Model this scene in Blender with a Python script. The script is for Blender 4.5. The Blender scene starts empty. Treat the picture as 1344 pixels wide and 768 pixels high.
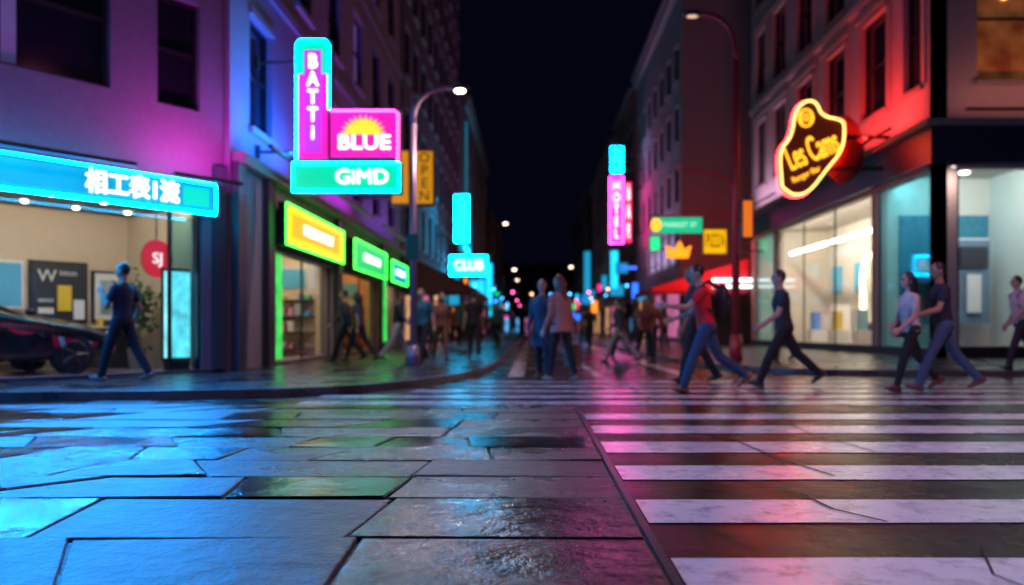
import bpy, bmesh, math, random
from mathutils import Vector, Matrix
from mathutils.bvhtree import BVHTree
random.seed(7)
V=Vector
sc=bpy.context.scene
col=sc.collection
sc.view_settings.view_transform='Standard'
sc.view_settings.look='None'
sc.view_settings.exposure=0
Z=V((0,0,1))
# ---------------------------------------------------------------- materials
MC={}
def newmat(name):
    m=bpy.data.materials.new(name); m.use_nodes=True
    nt=m.node_tree; b=nt.nodes['Principled BSDF']
    return m,nt,b
def mat(name,c,rough=.6,metal=0,bump=.1,scale=30,var=.25,spec=.5,coat=0):
    if name in MC: return MC[name]
    m,nt,b=newmat(name)
    tc=nt.nodes.new('ShaderNodeTexCoord')
    n=nt.nodes.new('ShaderNodeTexNoise'); n.inputs['Scale'].default_value=scale; n.inputs['Detail'].default_value=4
    n2=nt.nodes.new('ShaderNodeTexNoise'); n2.inputs['Scale'].default_value=scale*.06; n2.inputs['Detail'].default_value=3
    nt.links.new(tc.outputs['Object'],n.inputs['Vector']); nt.links.new(tc.outputs['Object'],n2.inputs['Vector'])
    mx=nt.nodes.new('ShaderNodeMix'); mx.data_type='RGBA'
    mx.inputs[6].default_value=(*[x*(1-var) for x in c],1); mx.inputs[7].default_value=(*[min(1,x*(1+var)) for x in c],1)
    ad=nt.nodes.new('ShaderNodeMath'); ad.operation='MULTIPLY_ADD'; ad.inputs[1].default_value=.5
    hf=nt.nodes.new('ShaderNodeMath'); hf.operation='MULTIPLY'; hf.inputs[1].default_value=.5
    nt.links.new(n2.outputs['Fac'],hf.inputs[0]); nt.links.new(n.outputs['Fac'],ad.inputs[0]); nt.links.new(hf.outputs[0],ad.inputs[2])
    nt.links.new(ad.outputs[0],mx.inputs[0]); nt.links.new(mx.outputs[2],b.inputs['Base Color'])
    b.inputs['Roughness'].default_value=rough; b.inputs['Metallic'].default_value=metal
    b.inputs['Specular IOR Level'].default_value=spec; b.inputs['Coat Weight'].default_value=coat
    if bump>0:
        bp=nt.nodes.new('ShaderNodeBump'); bp.inputs['Strength'].default_value=bump; bp.inputs['Distance'].default_value=.02
        nt.links.new(n.outputs['Fac'],bp.inputs['Height']); nt.links.new(bp.outputs[0],b.inputs['Normal'])
    MC[name]=m; return m
def emis(name,c,s,var=0,scale=3,nee=True):
    if name in MC: return MC[name]
    m,nt,b=newmat(name)
    b.inputs['Base Color'].default_value=(*[x*.4 for x in c],1); b.inputs['Roughness'].default_value=.4
    b.inputs['Emission Color'].default_value=(*c,1); b.inputs['Emission Strength'].default_value=s
    if not nee: m.cycles.emission_sampling='NONE'
    if var>0:
        tc=nt.nodes.new('ShaderNodeTexCoord'); n=nt.nodes.new('ShaderNodeTexNoise'); n.inputs['Scale'].default_value=scale
        nt.links.new(tc.outputs['Object'],n.inputs['Vector'])
        mr=nt.nodes.new('ShaderNodeMapRange'); mr.inputs[1].default_value=.3; mr.inputs[2].default_value=.7
        mr.inputs[3].default_value=s*(1-var); mr.inputs[4].default_value=s*(1+var)
        nt.links.new(n.outputs['Fac'],mr.inputs[0]); nt.links.new(mr.outputs[0],b.inputs['Emission Strength'])
    MC[name]=m; return m
def glass(name='shop_glass',tint=(1,1,1),refl=.12):
    if name in MC: return MC[name]
    m=bpy.data.materials.new(name); m.use_nodes=True; nt=m.node_tree; nt.nodes.clear()
    o=nt.nodes.new('ShaderNodeOutputMaterial'); t=nt.nodes.new('ShaderNodeBsdfTransparent'); g=nt.nodes.new('ShaderNodeBsdfGlossy')
    t.inputs[0].default_value=(*tint,1); g.inputs['Roughness'].default_value=.04
    mx=nt.nodes.new('ShaderNodeMixShader'); fr=nt.nodes.new('ShaderNodeLayerWeight'); fr.inputs[0].default_value=.25
    ma=nt.nodes.new('ShaderNodeMath'); ma.operation='MULTIPLY_ADD'; ma.inputs[1].default_value=.5; ma.inputs[2].default_value=refl*.4
    nt.links.new(fr.outputs['Fresnel'],ma.inputs[0]); nt.links.new(ma.outputs[0],mx.inputs[0])
    nt.links.new(t.outputs[0],mx.inputs[1]); nt.links.new(g.outputs[0],mx.inputs[2]); nt.links.new(mx.outputs[0],o.inputs[0])
    MC[name]=m; return m
def wet(name,c1,c2,rlo,rhi,scale=1.0,bump=.25,fine=70,island=0.0,waves=.6,ior=1.5,coat=0,spec=.6):
    m,nt,b=newmat(name); L=nt.links.new
    tc=nt.nodes.new('ShaderNodeTexCoord')
    def noise(s,d=4,r=.5):
        n=nt.nodes.new('ShaderNodeTexNoise'); n.inputs['Scale'].default_value=s; n.inputs['Detail'].default_value=d; n.inputs['Roughness'].default_value=r
        L(tc.outputs['Object'],n.inputs['Vector']); return n
    a=noise(scale,5,.6); f=noise(fine,3,.6); md=noise(scale*9,5,.65); w=noise(scale*4,2)
    geo=nt.nodes.new('ShaderNodeNewGeometry')
    s1=nt.nodes.new('ShaderNodeMath'); s1.operation='MULTIPLY_ADD'; s1.inputs[1].default_value=island
    L(geo.outputs['Random Per Island'],s1.inputs[0]); 
    s0=nt.nodes.new('ShaderNodeMath'); s0.operation='SUBTRACT'; s0.inputs[1].default_value=island*.5
    L(a.outputs['Fac'],s0.inputs[0]); L(s0.outputs[0],s1.inputs[2])
    mr=nt.nodes.new('ShaderNodeMapRange'); mr.inputs[1].default_value=.36; mr.inputs[2].default_value=.64; mr.inputs[3].default_value=0; mr.inputs[4].default_value=1
    L(s1.outputs[0],mr.inputs[0])
    rr=nt.nodes.new('ShaderNodeMapRange'); rr.inputs[3].default_value=rlo; rr.inputs[4].default_value=rhi; L(mr.outputs[0],rr.inputs[0])
    L(rr.outputs[0],b.inputs['Roughness'])
    mx=nt.nodes.new('ShaderNodeMix'); mx.data_type='RGBA'; mx.inputs[6].default_value=(*c1,1); mx.inputs[7].default_value=(*c2,1)
    mm=nt.nodes.new('ShaderNodeMath'); mm.operation='MULTIPLY'; L(mr.outputs[0],mm.inputs[0]); 
    m2=nt.nodes.new('ShaderNodeMath'); m2.operation='MULTIPLY_ADD'; m2.inputs[1].default_value=1.8; m2.inputs[2].default_value=-.2; L(md.outputs['Fac'],m2.inputs[0]); L(m2.outputs[0],mm.inputs[1])
    L(mm.outputs[0],mx.inputs[0]); L(mx.outputs[2],b.inputs['Base Color'])
    h=nt.nodes.new('ShaderNodeMath'); h.operation='MULTIPLY_ADD'; h.inputs[1].default_value=.45
    L(f.outputs['Fac'],h.inputs[0]); L(md.outputs['Fac'],h.inputs[2])
    h2=nt.nodes.new('ShaderNodeMath'); h2.operation='MULTIPLY'; L(h.outputs[0],h2.inputs[0])
    st=nt.nodes.new('ShaderNodeMath'); st.operation='MULTIPLY_ADD'; st.inputs[1].default_value=.7; st.inputs[2].default_value=.3; L(mr.outputs[0],st.inputs[0]); L(st.outputs[0],h2.inputs[1])
    h3=nt.nodes.new('ShaderNodeMath'); h3.operation='MULTIPLY_ADD'; h3.inputs[1].default_value=waves; L(w.outputs['Fac'],h3.inputs[0]); L(h2.outputs[0],h3.inputs[2])
    bp=nt.nodes.new('ShaderNodeBump'); bp.inputs['Strength'].default_value=bump; bp.inputs['Distance'].default_value=.03
    L(h3.outputs[0],bp.inputs['Height']); L(bp.outputs[0],b.inputs['Normal']); L(bp.outputs[0],b.inputs['Coat Normal'])
    b.inputs['Specular IOR Level'].default_value=spec; b.inputs['IOR'].default_value=ior
    b.inputs['Coat Weight'].default_value=coat; L(rr.outputs[0],b.inputs['Coat Roughness']); b.inputs['Coat IOR'].default_value=1.45
    MC[name]=m; return m
# ---------------------------------------------------------------- mesh builder
class MB:
    def __init__(s): s.v=[];s.f=[];s.m=[];s.mats=[]
    def mi(s,m):
        if m not in s.mats: s.mats.append(m)
        return s.mats.index(m)
    def poly(s,pts,m):
        i=len(s.v); s.v+= [tuple(p) for p in pts]; s.f.append(list(range(i,i+len(pts)))); s.m.append(s.mi(m))
    def box(s,O,U,N,u0,u1,n0,n1,z0,z1,m):
        i=len(s.v)
        for n in (n0,n1):
            for (u,z) in ((u0,z0),(u1,z0),(u1,z1),(u0,z1)):
                s.v.append(tuple(O+U*u+N*n+Z*z))
        for f in ((0,1,2,3),(4,7,6,5),(0,4,5,1),(1,5,6,2),(2,6,7,3),(3,7,4,0)): s.f.append([i+k for k in f]); s.m.append(s.mi(m))
    def abox(s,x0,x1,y0,y1,z0,z1,m): s.box(V((0,0,0)),V((1,0,0)),V((0,1,0)),x0,x1,y0,y1,z0,z1,m)
    def prism(s,pts,z0,z1,m):
        n=len(pts); i=len(s.v)
        s.v+=[(p[0],p[1],z0) for p in pts]+[(p[0],p[1],z1) for p in pts]
        s.f.append([i+n+k for k in range(n)]); s.m.append(s.mi(m))
        for k in range(n): s.f.append([i+k,i+(k+1)%n,i+n+(k+1)%n,i+n+k]); s.m.append(s.mi(m))
    def tube(s,pts,r,m,seg=10,cap=True):
        pts=[V(p) for p in pts]; n=len(pts); i=len(s.v)
        rs=r if isinstance(r,(list,tuple)) else [r]*n
        ref=None
        for k,p in enumerate(pts):
            t=(pts[min(k+1,n-1)]-pts[max(k-1,0)]).normalized()
            if ref is None: ref=t.orthogonal().normalized()
            a=(ref-t*ref.dot(t)).normalized(); ref=a; b=t.cross(a)
            for q in range(seg):
                th=2*math.pi*q/seg; s.v.append(tuple(p+(a*math.cos(th)+b*math.sin(th))*rs[k]))
        for k in range(n-1):
            for q in range(seg):
                s.f.append([i+k*seg+q,i+k*seg+(q+1)%seg,i+(k+1)*seg+(q+1)%seg,i+(k+1)*seg+q]); s.m.append(s.mi(m))
        if cap:
            s.f.append([i+q for q in range(seg)][::-1]); s.m.append(s.mi(m))
            s.f.append([i+(n-1)*seg+q for q in range(seg)]); s.m.append(s.mi(m))
    def ball(s,c,r,m,seg=12):
        rx,ry,rz=r if isinstance(r,(list,tuple)) else (r,r,r); c=V(c); i=len(s.v); R=seg//2
        for a in range(R+1):
            ph=math.pi*(a/R); 
            for q in range(seg):
                th=2*math.pi*q/seg; s.v.append((c.x+rx*math.sin(ph+1e-4)*math.cos(th),c.y+ry*math.sin(ph+1e-4)*math.sin(th),c.z+rz*math.cos(ph)))
        for a in range(R):
            for q in range(seg):
                s.f.append([i+a*seg+q,i+(a+1)*seg+q,i+(a+1)*seg+(q+1)%seg,i+a*seg+(q+1)%seg]); s.m.append(s.mi(m))
    def wall(s,O,U,N,L,z0,H,ops,t,m):
        us=sorted(set([0,L]+[o[0] for o in ops]+[o[1] for o in ops])); us=[u for u in us if 0<=u<=L]
        zs=sorted(set([z0,H]+[o[2] for o in ops]+[o[3] for o in ops])); zs=[z for z in zs if z0<=z<=H]
        def solid(a,b):
            if a<0 or b<0 or a>=len(us)-1 or b>=len(zs)-1: return False
            u=(us[a]+us[a+1])/2; z=(zs[b]+zs[b+1])/2
            return not any(o[0]<u<o[1] and o[2]<z<o[3] for o in ops)
        P=lambda u,z,n:O+U*u+Z*z-N*n
        for a in range(len(us)-1):
            for b in range(len(zs)-1):
                if not solid(a,b): continue
                u0,u1,w0,w1=us[a],us[a+1],zs[b],zs[b+1]
                s.poly([P(u0,w0,0),P(u1,w0,0),P(u1,w1,0),P(u0,w1,0)],m)
                s.poly([P(u0,w0,t),P(u0,w1,t),P(u1,w1,t),P(u1,w0,t)],m)
                if not solid(a-1,b): s.poly([P(u0,w0,0),P(u0,w1,0),P(u0,w1,t),P(u0,w0,t)],m)
                if not solid(a+1,b): s.poly([P(u1,w0,0),P(u1,w0,t),P(u1,w1,t),P(u1,w1,0)],m)
                if not solid(a,b-1): s.poly([P(u0,w0,0),P(u0,w0,t),P(u1,w0,t),P(u1,w0,0)],m)
                if not solid(a,b+1): s.poly([P(u0,w1,0),P(u1,w1,0),P(u1,w1,t),P(u0,w1,t)],m)
    def obj(s,name,parent=None,smooth=False,bevel=0,normals=False):
        me=bpy.data.meshes.new(name); me.from_pydata(s.v,[],s.f); 
        for m in s.mats: me.materials.append(m)
        me.polygons.foreach_set('material_index',s.m)
        if smooth: me.polygons.foreach_set('use_smooth',[True]*len(me.polygons))
        me.update()
        o=bpy.data.objects.new(name,me); col.objects.link(o)
        if normals or bevel:
            bm=bmesh.new(); bm.from_mesh(me); bmesh.ops.recalc_face_normals(bm,faces=bm.faces); bm.to_mesh(me); bm.free()
        if bevel:
            md=o.modifiers.new('bevel','BEVEL'); md.width=bevel; md.segments=2; md.limit_method='ANGLE'
        if parent: o.parent=parent
        return o
def empty(name,loc=(0,0,0)):
    e=bpy.data.objects.new(name,None); e.location=loc; e.empty_display_size=.2; col.objects.link(e); return e
def text(name,s,loc,rotz,size,m,parent,width=None,extrude=.012,off=0.0,roll=0,height=None):
    cu=bpy.data.curves.new(name,'FONT'); cu.body=s; cu.size=size; cu.extrude=extrude; cu.offset=off; cu.resolution_u=3
    cu.align_x='CENTER'; cu.align_y='CENTER'; cu.materials.append(m); cu.space_line=.9
    o=bpy.data.objects.new(name,cu); col.objects.link(o); o.location=loc
    o.rotation_euler=(Matrix.Rotation(math.radians(rotz),3,'Z')@Matrix.Rotation(math.pi/2,3,'X')@Matrix.Rotation(math.radians(roll),3,'Z')).to_euler()
    if parent: o.parent=parent
    if width:
        bpy.context.view_layer.update(); d=o.dimensions
        if d.x>0: o.scale.x=width/d.x
        if height and d.y>0: o.scale.y=height/d.y
    return o
def area(name,loc,direction,sx,sy,power,c,parent=None,spread=math.pi):
    l=bpy.data.lights.new(name,'AREA'); l.shape='RECTANGLE'; l.size=sx; l.size_y=sy; l.energy=power; l.color=c; l.spread=spread
    o=bpy.data.objects.new(name,l); col.objects.link(o); o.location=loc
    o.rotation_euler=V(direction).to_track_quat('-Z','Y').to_euler()
    if parent: o.parent=parent
    return o
def area_u(name,loc,direction,U,sx,sy,power,c,parent=None):
    o=area(name,loc,direction,sx,sy,power,c,parent)
    d=V(direction).normalized(); x=(V(U)-d*V(U).dot(d)).normalized(); z=-d; y=z.cross(x)
    M=Matrix((x,y,z)).transposed(); o.rotation_euler=M.to_euler(); return o

# common mats
M_frame=mat('dark_metal_frame',(.03,.03,.035),.4,.6,.02)
M_dglass=mat('dark_window_glass',(.012,.014,.02),.07,0,0,spec=.8)
M_sill=mat('stone_sill',(.25,.23,.22),.7)
M_black=mat('black_housing',(.02,.02,.022),.45)
M_white_e=emis('white_letters',(1,1,1),2.6,nee=False)
M_pole=mat('lamp_pole_paint',(.12,.11,.12),.4,.5,.02)
# ---------------------------------------------------------------- world
w=bpy.data.worlds.new('World'); sc.world=w; w.use_nodes=True; nt=w.node_tree
bg=nt.nodes['Background']; sky=nt.nodes.new('ShaderNodeTexSky'); sky.sky_type='NISHITA'; sky.sun_disc=False
sky.sun_elevation=math.radians(-8); sky.sun_rotation=math.radians(200)
nt.links.new(sky.outputs[0],bg.inputs[0]); bg.inputs[1].default_value=.01
b2=nt.nodes.new('ShaderNodeBackground'); b2.inputs[0].default_value=(.2,.27,1,1); b2.inputs[1].default_value=.005
ad=nt.nodes.new('ShaderNodeAddShader'); nt.links.new(bg.outputs[0],ad.inputs[0]); nt.links.new(b2.outputs[0],ad.inputs[1])
nt.links.new(ad.outputs[0],nt.nodes['World Output'].inputs[0])
# ---------------------------------------------------------------- camera
cd=bpy.data.cameras.new('camera'); cam=bpy.data.objects.new('camera',cd); col.objects.link(cam)
cam.location=(0,0,.83); cam.rotation_euler=(math.pi/2,0,0); cd.sensor_width=36; cd.lens=28.8
cd.shift_x=-.0193; cd.shift_y=.0357; cd.clip_end=2000; cd.clip_start=.05
cd.dof.use_dof=True; cd.dof.focus_distance=4.0; cd.dof.aperture_fstop=1.1
sc.camera=cam
# ---------------------------------------------------------------- ground
M_asph=wet('wet_asphalt',(.003,.003,.004),(.016,.015,.017),.12,.34,.9,.35,90,spec=.35)
b=MB(); b.poly([(-600,-600,0),(600,-600,0),(600,900,0),(-600,900,0)],M_asph); b.obj('ground')
M_slab=wet('wet_stone_slab',(.003,.004,.006),(.045,.052,.065),.07,.36,.75,.6,45,island=.42,ior=1.6,coat=.35,spec=.6)
b=MB()
ys=[-.6,.1,.75,1.35,1.95,2.55,3.2,3.96,4.55,5.1,5.65,6.2,6.8,7.4,8.0,8.4,8.85]
xedge=.45
for r in range(len(ys)-1):
    y0,y1=ys[r],ys[r+1]
    j=[(xedge,xedge)]
    if r%3==2 or y0<5: x=-.68+random.uniform(-.04,.04)
    else: x=-.35+random.uniform(-.3,.1)
    sl=random.uniform(-.04,.06)
    j.append((x-sl,x+sl))
    while x>-11:
        x-=random.uniform(.5,1.35); sl=random.uniform(-.16,.3)
        j.append((x-sl,x+sl))
    g=.010
    for k in range(len(j)-1):
        (a0,a1),(c0,c1)=j[k],j[k+1]
        dz=[.015+random.uniform(-.008,.008) for _ in range(4)]
        jit=random.uniform(-.03,.03) if k>1 else 0
        jt2=random.uniform(-.02,.02) if k>1 else 0
        P=[(c0+g,y0+g+max(jit,0)),(a0-g,y0+g),(a1-g,y1-g),(c1+g,y1-g+min(jt2,0))]
        i=len(b.v); b.v+=[(p[0],p[1],dz[q]) for q,p in enumerate(P)]+[(p[0],p[1],-.01) for p in P]
        for f in ((0,1,2,3),(0,4,5,1),(1,5,6,2),(2,6,7,3),(3,7,4,0)): b.f.append([i+q for q in f]); b.m.append(b.mi(M_slab))
o=b.obj('stone_pavement',bevel=.007)
# crosswalk paint
m,nt_,bs=newmat('worn_white_road_paint'); L=nt_.links.new
tc=nt_.nodes.new('ShaderNodeTexCoord'); n=nt_.nodes.new('ShaderNodeTexNoise'); n.inputs['Scale'].default_value=7; n.inputs['Detail'].default_value=8; n.inputs['Roughness'].default_value=.7
n3=nt_.nodes.new('ShaderNodeTexNoise'); n3.inputs['Scale'].default_value=1.1; n3.inputs['Detail'].default_value=4
L(tc.outputs['Object'],n.inputs['Vector']); L(tc.outputs['Object'],n3.inputs['Vector'])
cr=nt_.nodes.new('ShaderNodeValToRGB'); cr.color_ramp.elements[0].position=.28; cr.color_ramp.elements[0].color=(.25,.245,.25,1); cr.color_ramp.elements[1].position=.5; cr.color_ramp.elements[1].color=(.8,.79,.8,1)
L(n.outputs['Fac'],cr.inputs[0]); L(cr.outputs[0],bs.inputs['Base Color'])
mr=nt_.nodes.new('ShaderNodeMapRange'); mr.inputs[1].default_value=.35; mr.inputs[2].default_value=.65; mr.inputs[3].default_value=.12; mr.inputs[4].default_value=.36
L(n3.outputs['Fac'],mr.inputs[0]); L(mr.outputs[0],bs.inputs['Roughness'])
bp=nt_.nodes.new('ShaderNodeBump'); bp.inputs['Strength'].default_value=.3; bp.inputs['Distance'].default_value=.015; L(n.outputs['Fac'],bp.inputs['Height']); L(bp.outputs[0],bs.inputs['Normal']); L(bp.outputs[0],bs.inputs['Coat Normal'])
bs.inputs['IOR'].default_value=1.5; bs.inputs['Coat Weight'].default_value=.7; bs.inputs['Coat Roughness'].default_value=.14; bs.inputs['Coat IOR'].default_value=1.5
M_paint=m
b=MB()
def stripe(x0,x1,y0,y1):
    n=max(2,int((x1-x0)/.25)); top=[];bot=[]
    for k in range(n+1):
        x=x0+(x1-x0)*k/n; bot.append((x,y0+random.uniform(-.006,.006),.004)); top.append((x,y1+random.uniform(-.006,.006),.004))
    for k in range(n): b.poly([bot[k],bot[k+1],top[k+1],top[k]],M_paint)
for y0,y1 in ((.4,.9),(1.42,1.92),(2.44,2.96),(3.5,3.97),(4.5,4.96),(5.48,6.0),(6.5,7.0),(7.5,7.98)): stripe(.5,14,y0,y1)
for y0 in (8.95,9.8,10.7,11.6,12.6): stripe(-2.6 if y0<10 else (-1.6 if y0<11 else -1.0),14,y0,y0+.45)
for (x,w_) in ((-.42,.28),(1.1,.14),(2.6,.28)):
    b.poly([(x,14.2,.004),(x+w_,14.2,.004),(x+w_,60,.004),(x,60,.004)],M_paint)
b.obj('crosswalk_marking')
M_crack=mat('dark_joint',(.008,.008,.009),.5)
b=MB()
def crack(pts,wd=.008):
    for k in range(len(pts)-1):
        p,q=V((*pts[k],0)),V((*pts[k+1],0)); d=(q-p).normalized(); s_=V((-d.y,d.x,0))*wd
        b.poly([V((*(p-s_).xy,.0085)),V((*(q-s_).xy,.0085)),V((*(q+s_).xy,.0085)),V((*(p+s_).xy,.0085))],M_crack)
crack([(1.52,3.5),(1.38,3.75),(1.34,4.1),(1.3,4.25)]); crack([(1.7,4.6),(1.62,5.0),(1.55,5.5),(1.5,6.2)]); crack([(2.3,5.5),(2.2,6.5),(2.25,7.2)])
crack([(.5,4.25),(1.3,4.25),(2.6,4.22),(6,4.3)],.004); crack([(2.9,2.2),(2.7,3.0),(2.75,3.6),(2.6,4.22)],.006); crack([(.5,6.25),(2,6.28),(6,6.2)],.004); crack([(1.6,2.5),(1.55,2.75),(1.7,3.1)],.004)
b.obj('pavement_joint')
b=MB(); b.abox(.452,.485,-1,8.9,-.005,.016,mat('steel_edge_strip',(.07,.07,.075),.35,.5)); b.obj('edging_strip')
M_walk=wet('wet_sidewalk',(.012,.012,.015),(.06,.056,.06),.16,.4,1.1,.25,60)
M_kerb=wet('wet_kerb_stone',(.04,.04,.045),(.12,.115,.12),.22,.45,1.5,.25,50)
def sidewalk(pts,close,name):
    b=MB(); b.prism(pts+close,-.02,.1,M_walk)
    o=b.obj(name,normals=True)
    b=MB(); P=[V((*p,0)) for p in pts]
    nr=[]
    for k in range(len(P)):
        t=(P[min(k+1,len(P)-1)]-P[max(k-1,0)]).normalized(); nr.append(V((-t.y,t.x,0)))
    cen=V((*close[0],0))
    for k in range(len(P)-1):
        if (cen-P[k]).dot(nr[k])<0: nk,nk1=-nr[k],-nr[k+1]
        else: nk,nk1=nr[k],nr[k+1]
        a=P[k]-nk*.004; c=P[k+1]-nk1*.004; a2=P[k]+nk*.16; c2=P[k+1]+nk1*.16
        b.poly([a+Z*-.02,c+Z*-.02,c+Z*.104,a+Z*.104],M_kerb); b.poly([a+Z*.104,c+Z*.104,c2+Z*.104,a2+Z*.104],M_kerb)
        b.poly([a2+Z*.09,a2+Z*.104,c2+Z*.104,c2+Z*.09],M_kerb)
    b.obj('kerb')
def smooth(pts,n=3):
    for _ in range(n):
        q=[pts[0]]
        for k in range(len(pts)-1):
            a,c=pts[k],pts[k+1]; q.append((a[0]*.75+c[0]*.25,a[1]*.75+c[1]*.25)); q.append((a[0]*.25+c[0]*.75,a[1]*.25+c[1]*.75))
        q.append(pts[-1]); pts=q
    return pts
sidewalk(smooth([(-60,9.35),(-8,9.35),(-4,9.6),(-2.4,10.3),(-1.4,12.2),(-.8,15.5),(-.75,22),(-.75,170)]),[(-60,170)],'sidewalk')
sidewalk(smooth([(60,14.3),(9,14.3),(5.2,14.6),(3.9,16.2),(3.5,20),(3.45,28),(3.45,170)]),[(60,170)],'sidewalk')

# ---------------------------------------------------------------- buildings
def windows(bb,O,U,N,ops,t=.3,litmats=None,sill=True,mull=True):
    for k,(u0,u1,z0,z1) in enumerate(ops):
        lit=litmats[k%len(litmats)] if litmats else None
        g=lit or M_dglass
        P=lambda u,z,n:O+U*u+Z*z-N*n
        bb.poly([P(u0,z0,.17),P(u1,z0,.17),P(u1,z1,.17),P(u0,z1,.17)],g)
        f=.06
        bb.box(O,U,-N,u0,u0+f,.11,.165,z0,z1,M_frame); bb.box(O,U,-N,u1-f,u1,.11,.165,z0,z1,M_frame)
        bb.box(O,U,-N,u0+f,u1-f,.11,.165,z0,z0+f,M_frame); bb.box(O,U,-N,u0+f,u1-f,.11,.165,z1-f,z1,M_frame)
        if mull:
            zc=z0+(z1-z0)*.52; bb.box(O,U,-N,u0+f,u1-f,.105,.163,zc-.03,zc+.03,M_frame)
        if sill:
            bb.box(O,U,N,u0-.08,u1+.08,.003,.1,z0-.12,z0,M_sill)
            bb.box(O,U,N,u0-.06,u1+.06,.003,.06,z1,z1+.14,M_sill)
C=V((-5.35,14.2,0)); U1=V((-.6,-.8,0)); N1=V((.8,-.6,0))
ML1=mat('painted_render_grey',(.2,.14,.19),.75,0,.25,12,.35)
L1=empty('showroom_building')
bb=MB(); shop=(.4,9.5,.14,2.85); ups=[(.44,1.18,4.5,6.3),(1.93,4.4,4.55,6.6),(5.4,8,4.55,6.6)]+[(.44,1.18,8,10),(1.93,4.4,8,10)]
bb.wall(C,U1,N1,12,0,13,[shop]+ups,.3,ML1)
bb.box(C,U1,N1,0,12,-4.5,-.3,12.8,13,ML1)
bb.box(C,U1,N1,.003,.22,.003,.12,.14,3.62,mat('dark_pilaster',(.05,.05,.07),.4))
bb.box(C,U1,N1,-.02,12,.003,.05,0,.13,M_black)
bb.obj('walls',L1)
bb=MB(); windows(bb,C,U1,N1,ups,sill=False)
bb.poly([C+U1*3.2+N1*-.14+Z*4.6,C+U1*3.4+N1*-.14+Z*4.6,C+U1*3.4+N1*-.14+Z*6.6,C+U1*3.2+N1*-.14+Z*6.6],mat('curtain',(.5,.5,.55),.8))
bb.obj('windows',L1)
M_int=mat('warm_interior_wall',(.62,.50,.36),.7,0,.05,8,.12); M_floor=mat('shop_floor',(.3,.27,.24),.3); M_ceil=mat('shop_ceiling',(.45,.42,.38),.8)
BW=2.6
bb=MB()
bb.box(C,U1,-N1,.35,11,.3,BW,.0,.13,M_floor); bb.box(C,U1,-N1,.35,11,BW,BW+.15,0,3.2,M_int)
bb.box(C,U1,-N1,.2,.35,.31,BW,0,3.2,M_int); bb.box(C,U1,-N1,11,11.15,.31,BW,0,3.2,M_int); bb.box(C,U1,-N1,.35,11,.31,BW,2.95,3.1,M_ceil)
bb.box(C,U1,-N1,.36,11,BW-.035,BW-.003,.13,.24,mat('skirting',(.3,.27,.25),.5))
for k in range(6): bb.box(C,U1,-N1,.36,11,.6+k*.35,.62+k*.35,2.93,2.947,M_frame)
bb.obj('interior',L1)
bb=MB()
Md=emis('downlight',(1,.93,.8),14)
for k in range(10):
    for ww in (.9,1.9):
        p=C+U1*(.7+k*.85)+N1*-(ww+.1*(k%2))+Z*2.92; bb.ball(p,(.055,.055,.02),Md,8)
bb.obj('downlights',L1)
area_u('display_light',C+U1*4.8+N1*-.42+Z*2.88,(-N1*.9-Z*.6),U1,8.5,.12,88,(1,.86,.66),L1)
def panel(bb,O,U,N,u0,u1,n,z0,z1,m,fr=None,t=.03):
    bb.box(O,U,N,u0,u1,n,n+t,z0,z1,m)
    if fr: 
        e=.045; bb.box(O,U,N,u0-e,u1+e,n-.004-t,n+t-.01,z0-e,z1+e,fr)
bb=MB(); M_wh=mat('white_board',(.75,.75,.75),.6); M_dk=mat('dark_poster',(.03,.035,.05),.5); M_ye=mat('yellow_print',(.8,.55,.05),.6); M_bl=mat('blue_print',(.1,.45,.7),.6); M_gy=mat('grey_print',(.35,.4,.42),.6,0,0,14,.8)
n0=-(BW-.04)
panel(bb,C,U1,N1,1.15,2.03,n0,.97,1.98,M_dk,M_black); panel(bb,C,U1,N1,1.4,1.63,n0+.035,1.15,1.6,M_ye); panel(bb,C,U1,N1,1.18,1.36,n0+.035,1.0,1.35,M_wh); panel(bb,C,U1,N1,1.7,1.95,n0+.035,1.1,1.2,M_wh); panel(bb,C,U1,N1,1.7,1.95,n0+.035,1.3,1.36,M_gy)
panel(bb,C,U1,N1,.55,.98,n0,1.0,1.85,M_wh,M_frame); panel(bb,C,U1,N1,.64,.89,n0+.035,1.12,1.72,M_gy)
panel(bb,C,U1,N1,2.2,2.85,n0,1.22,1.95,M_bl,M_wh); panel(bb,C,U1,N1,3.4,4.4,n0,1.1,2.1,M_dk,M_wh); panel(bb,C,U1,N1,4.9,6,n0,1.1,2.1,M_bl,M_wh)
bb.box(C,U1,N1,.6,1.2,-2.3,-1.9,.13,.85,M_black); bb.box(C,U1,N1,.58,1.22,-2.32,-1.88,.85,.88,M_wh)
for k in range(5): bb.box(C,U1,N1,.62+k*.11,.69+k*.11,-2.15,-2.05,.88,.95+.1*random.random(),random.choice([M_ye,M_bl,M_dk]))
bb.obj('wall_posters',L1)
text('poster_lettering','W',C+U1*1.8+N1*(n0+.045)+Z*1.75,53.13,.3,M_wh,L1)
text('poster_lettering','inton',C+U1*1.45+N1*(n0+.045)+Z*1.82,53.13,.14,M_wh,L1)
bb=MB(); G=glass()
bb.poly([C+U1*.4+N1*-.1+Z*.14,C+U1*9.5+N1*-.1+Z*.14,C+U1*9.5+N1*-.1+Z*2.85,C+U1*.4+N1*-.1+Z*2.85],G)
for u in (.4,.9,4.6,7,9.45): bb.box(C,U1,N1,u,u+.04,-.14,-.06,.14,2.85,M_frame)
bb.poly([C+U1*.45+N1*-.09+Z*.2,C+U1*.9+N1*-.09+Z*.2,C+U1*.9+N1*-.09+Z*2.7,C+U1*.45+N1*-.09+Z*2.7],glass('teal_glass',(.35,.75,.85),.3))
bb.obj('shop_window',L1)
S=empty('shop_fascia_sign')
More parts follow.
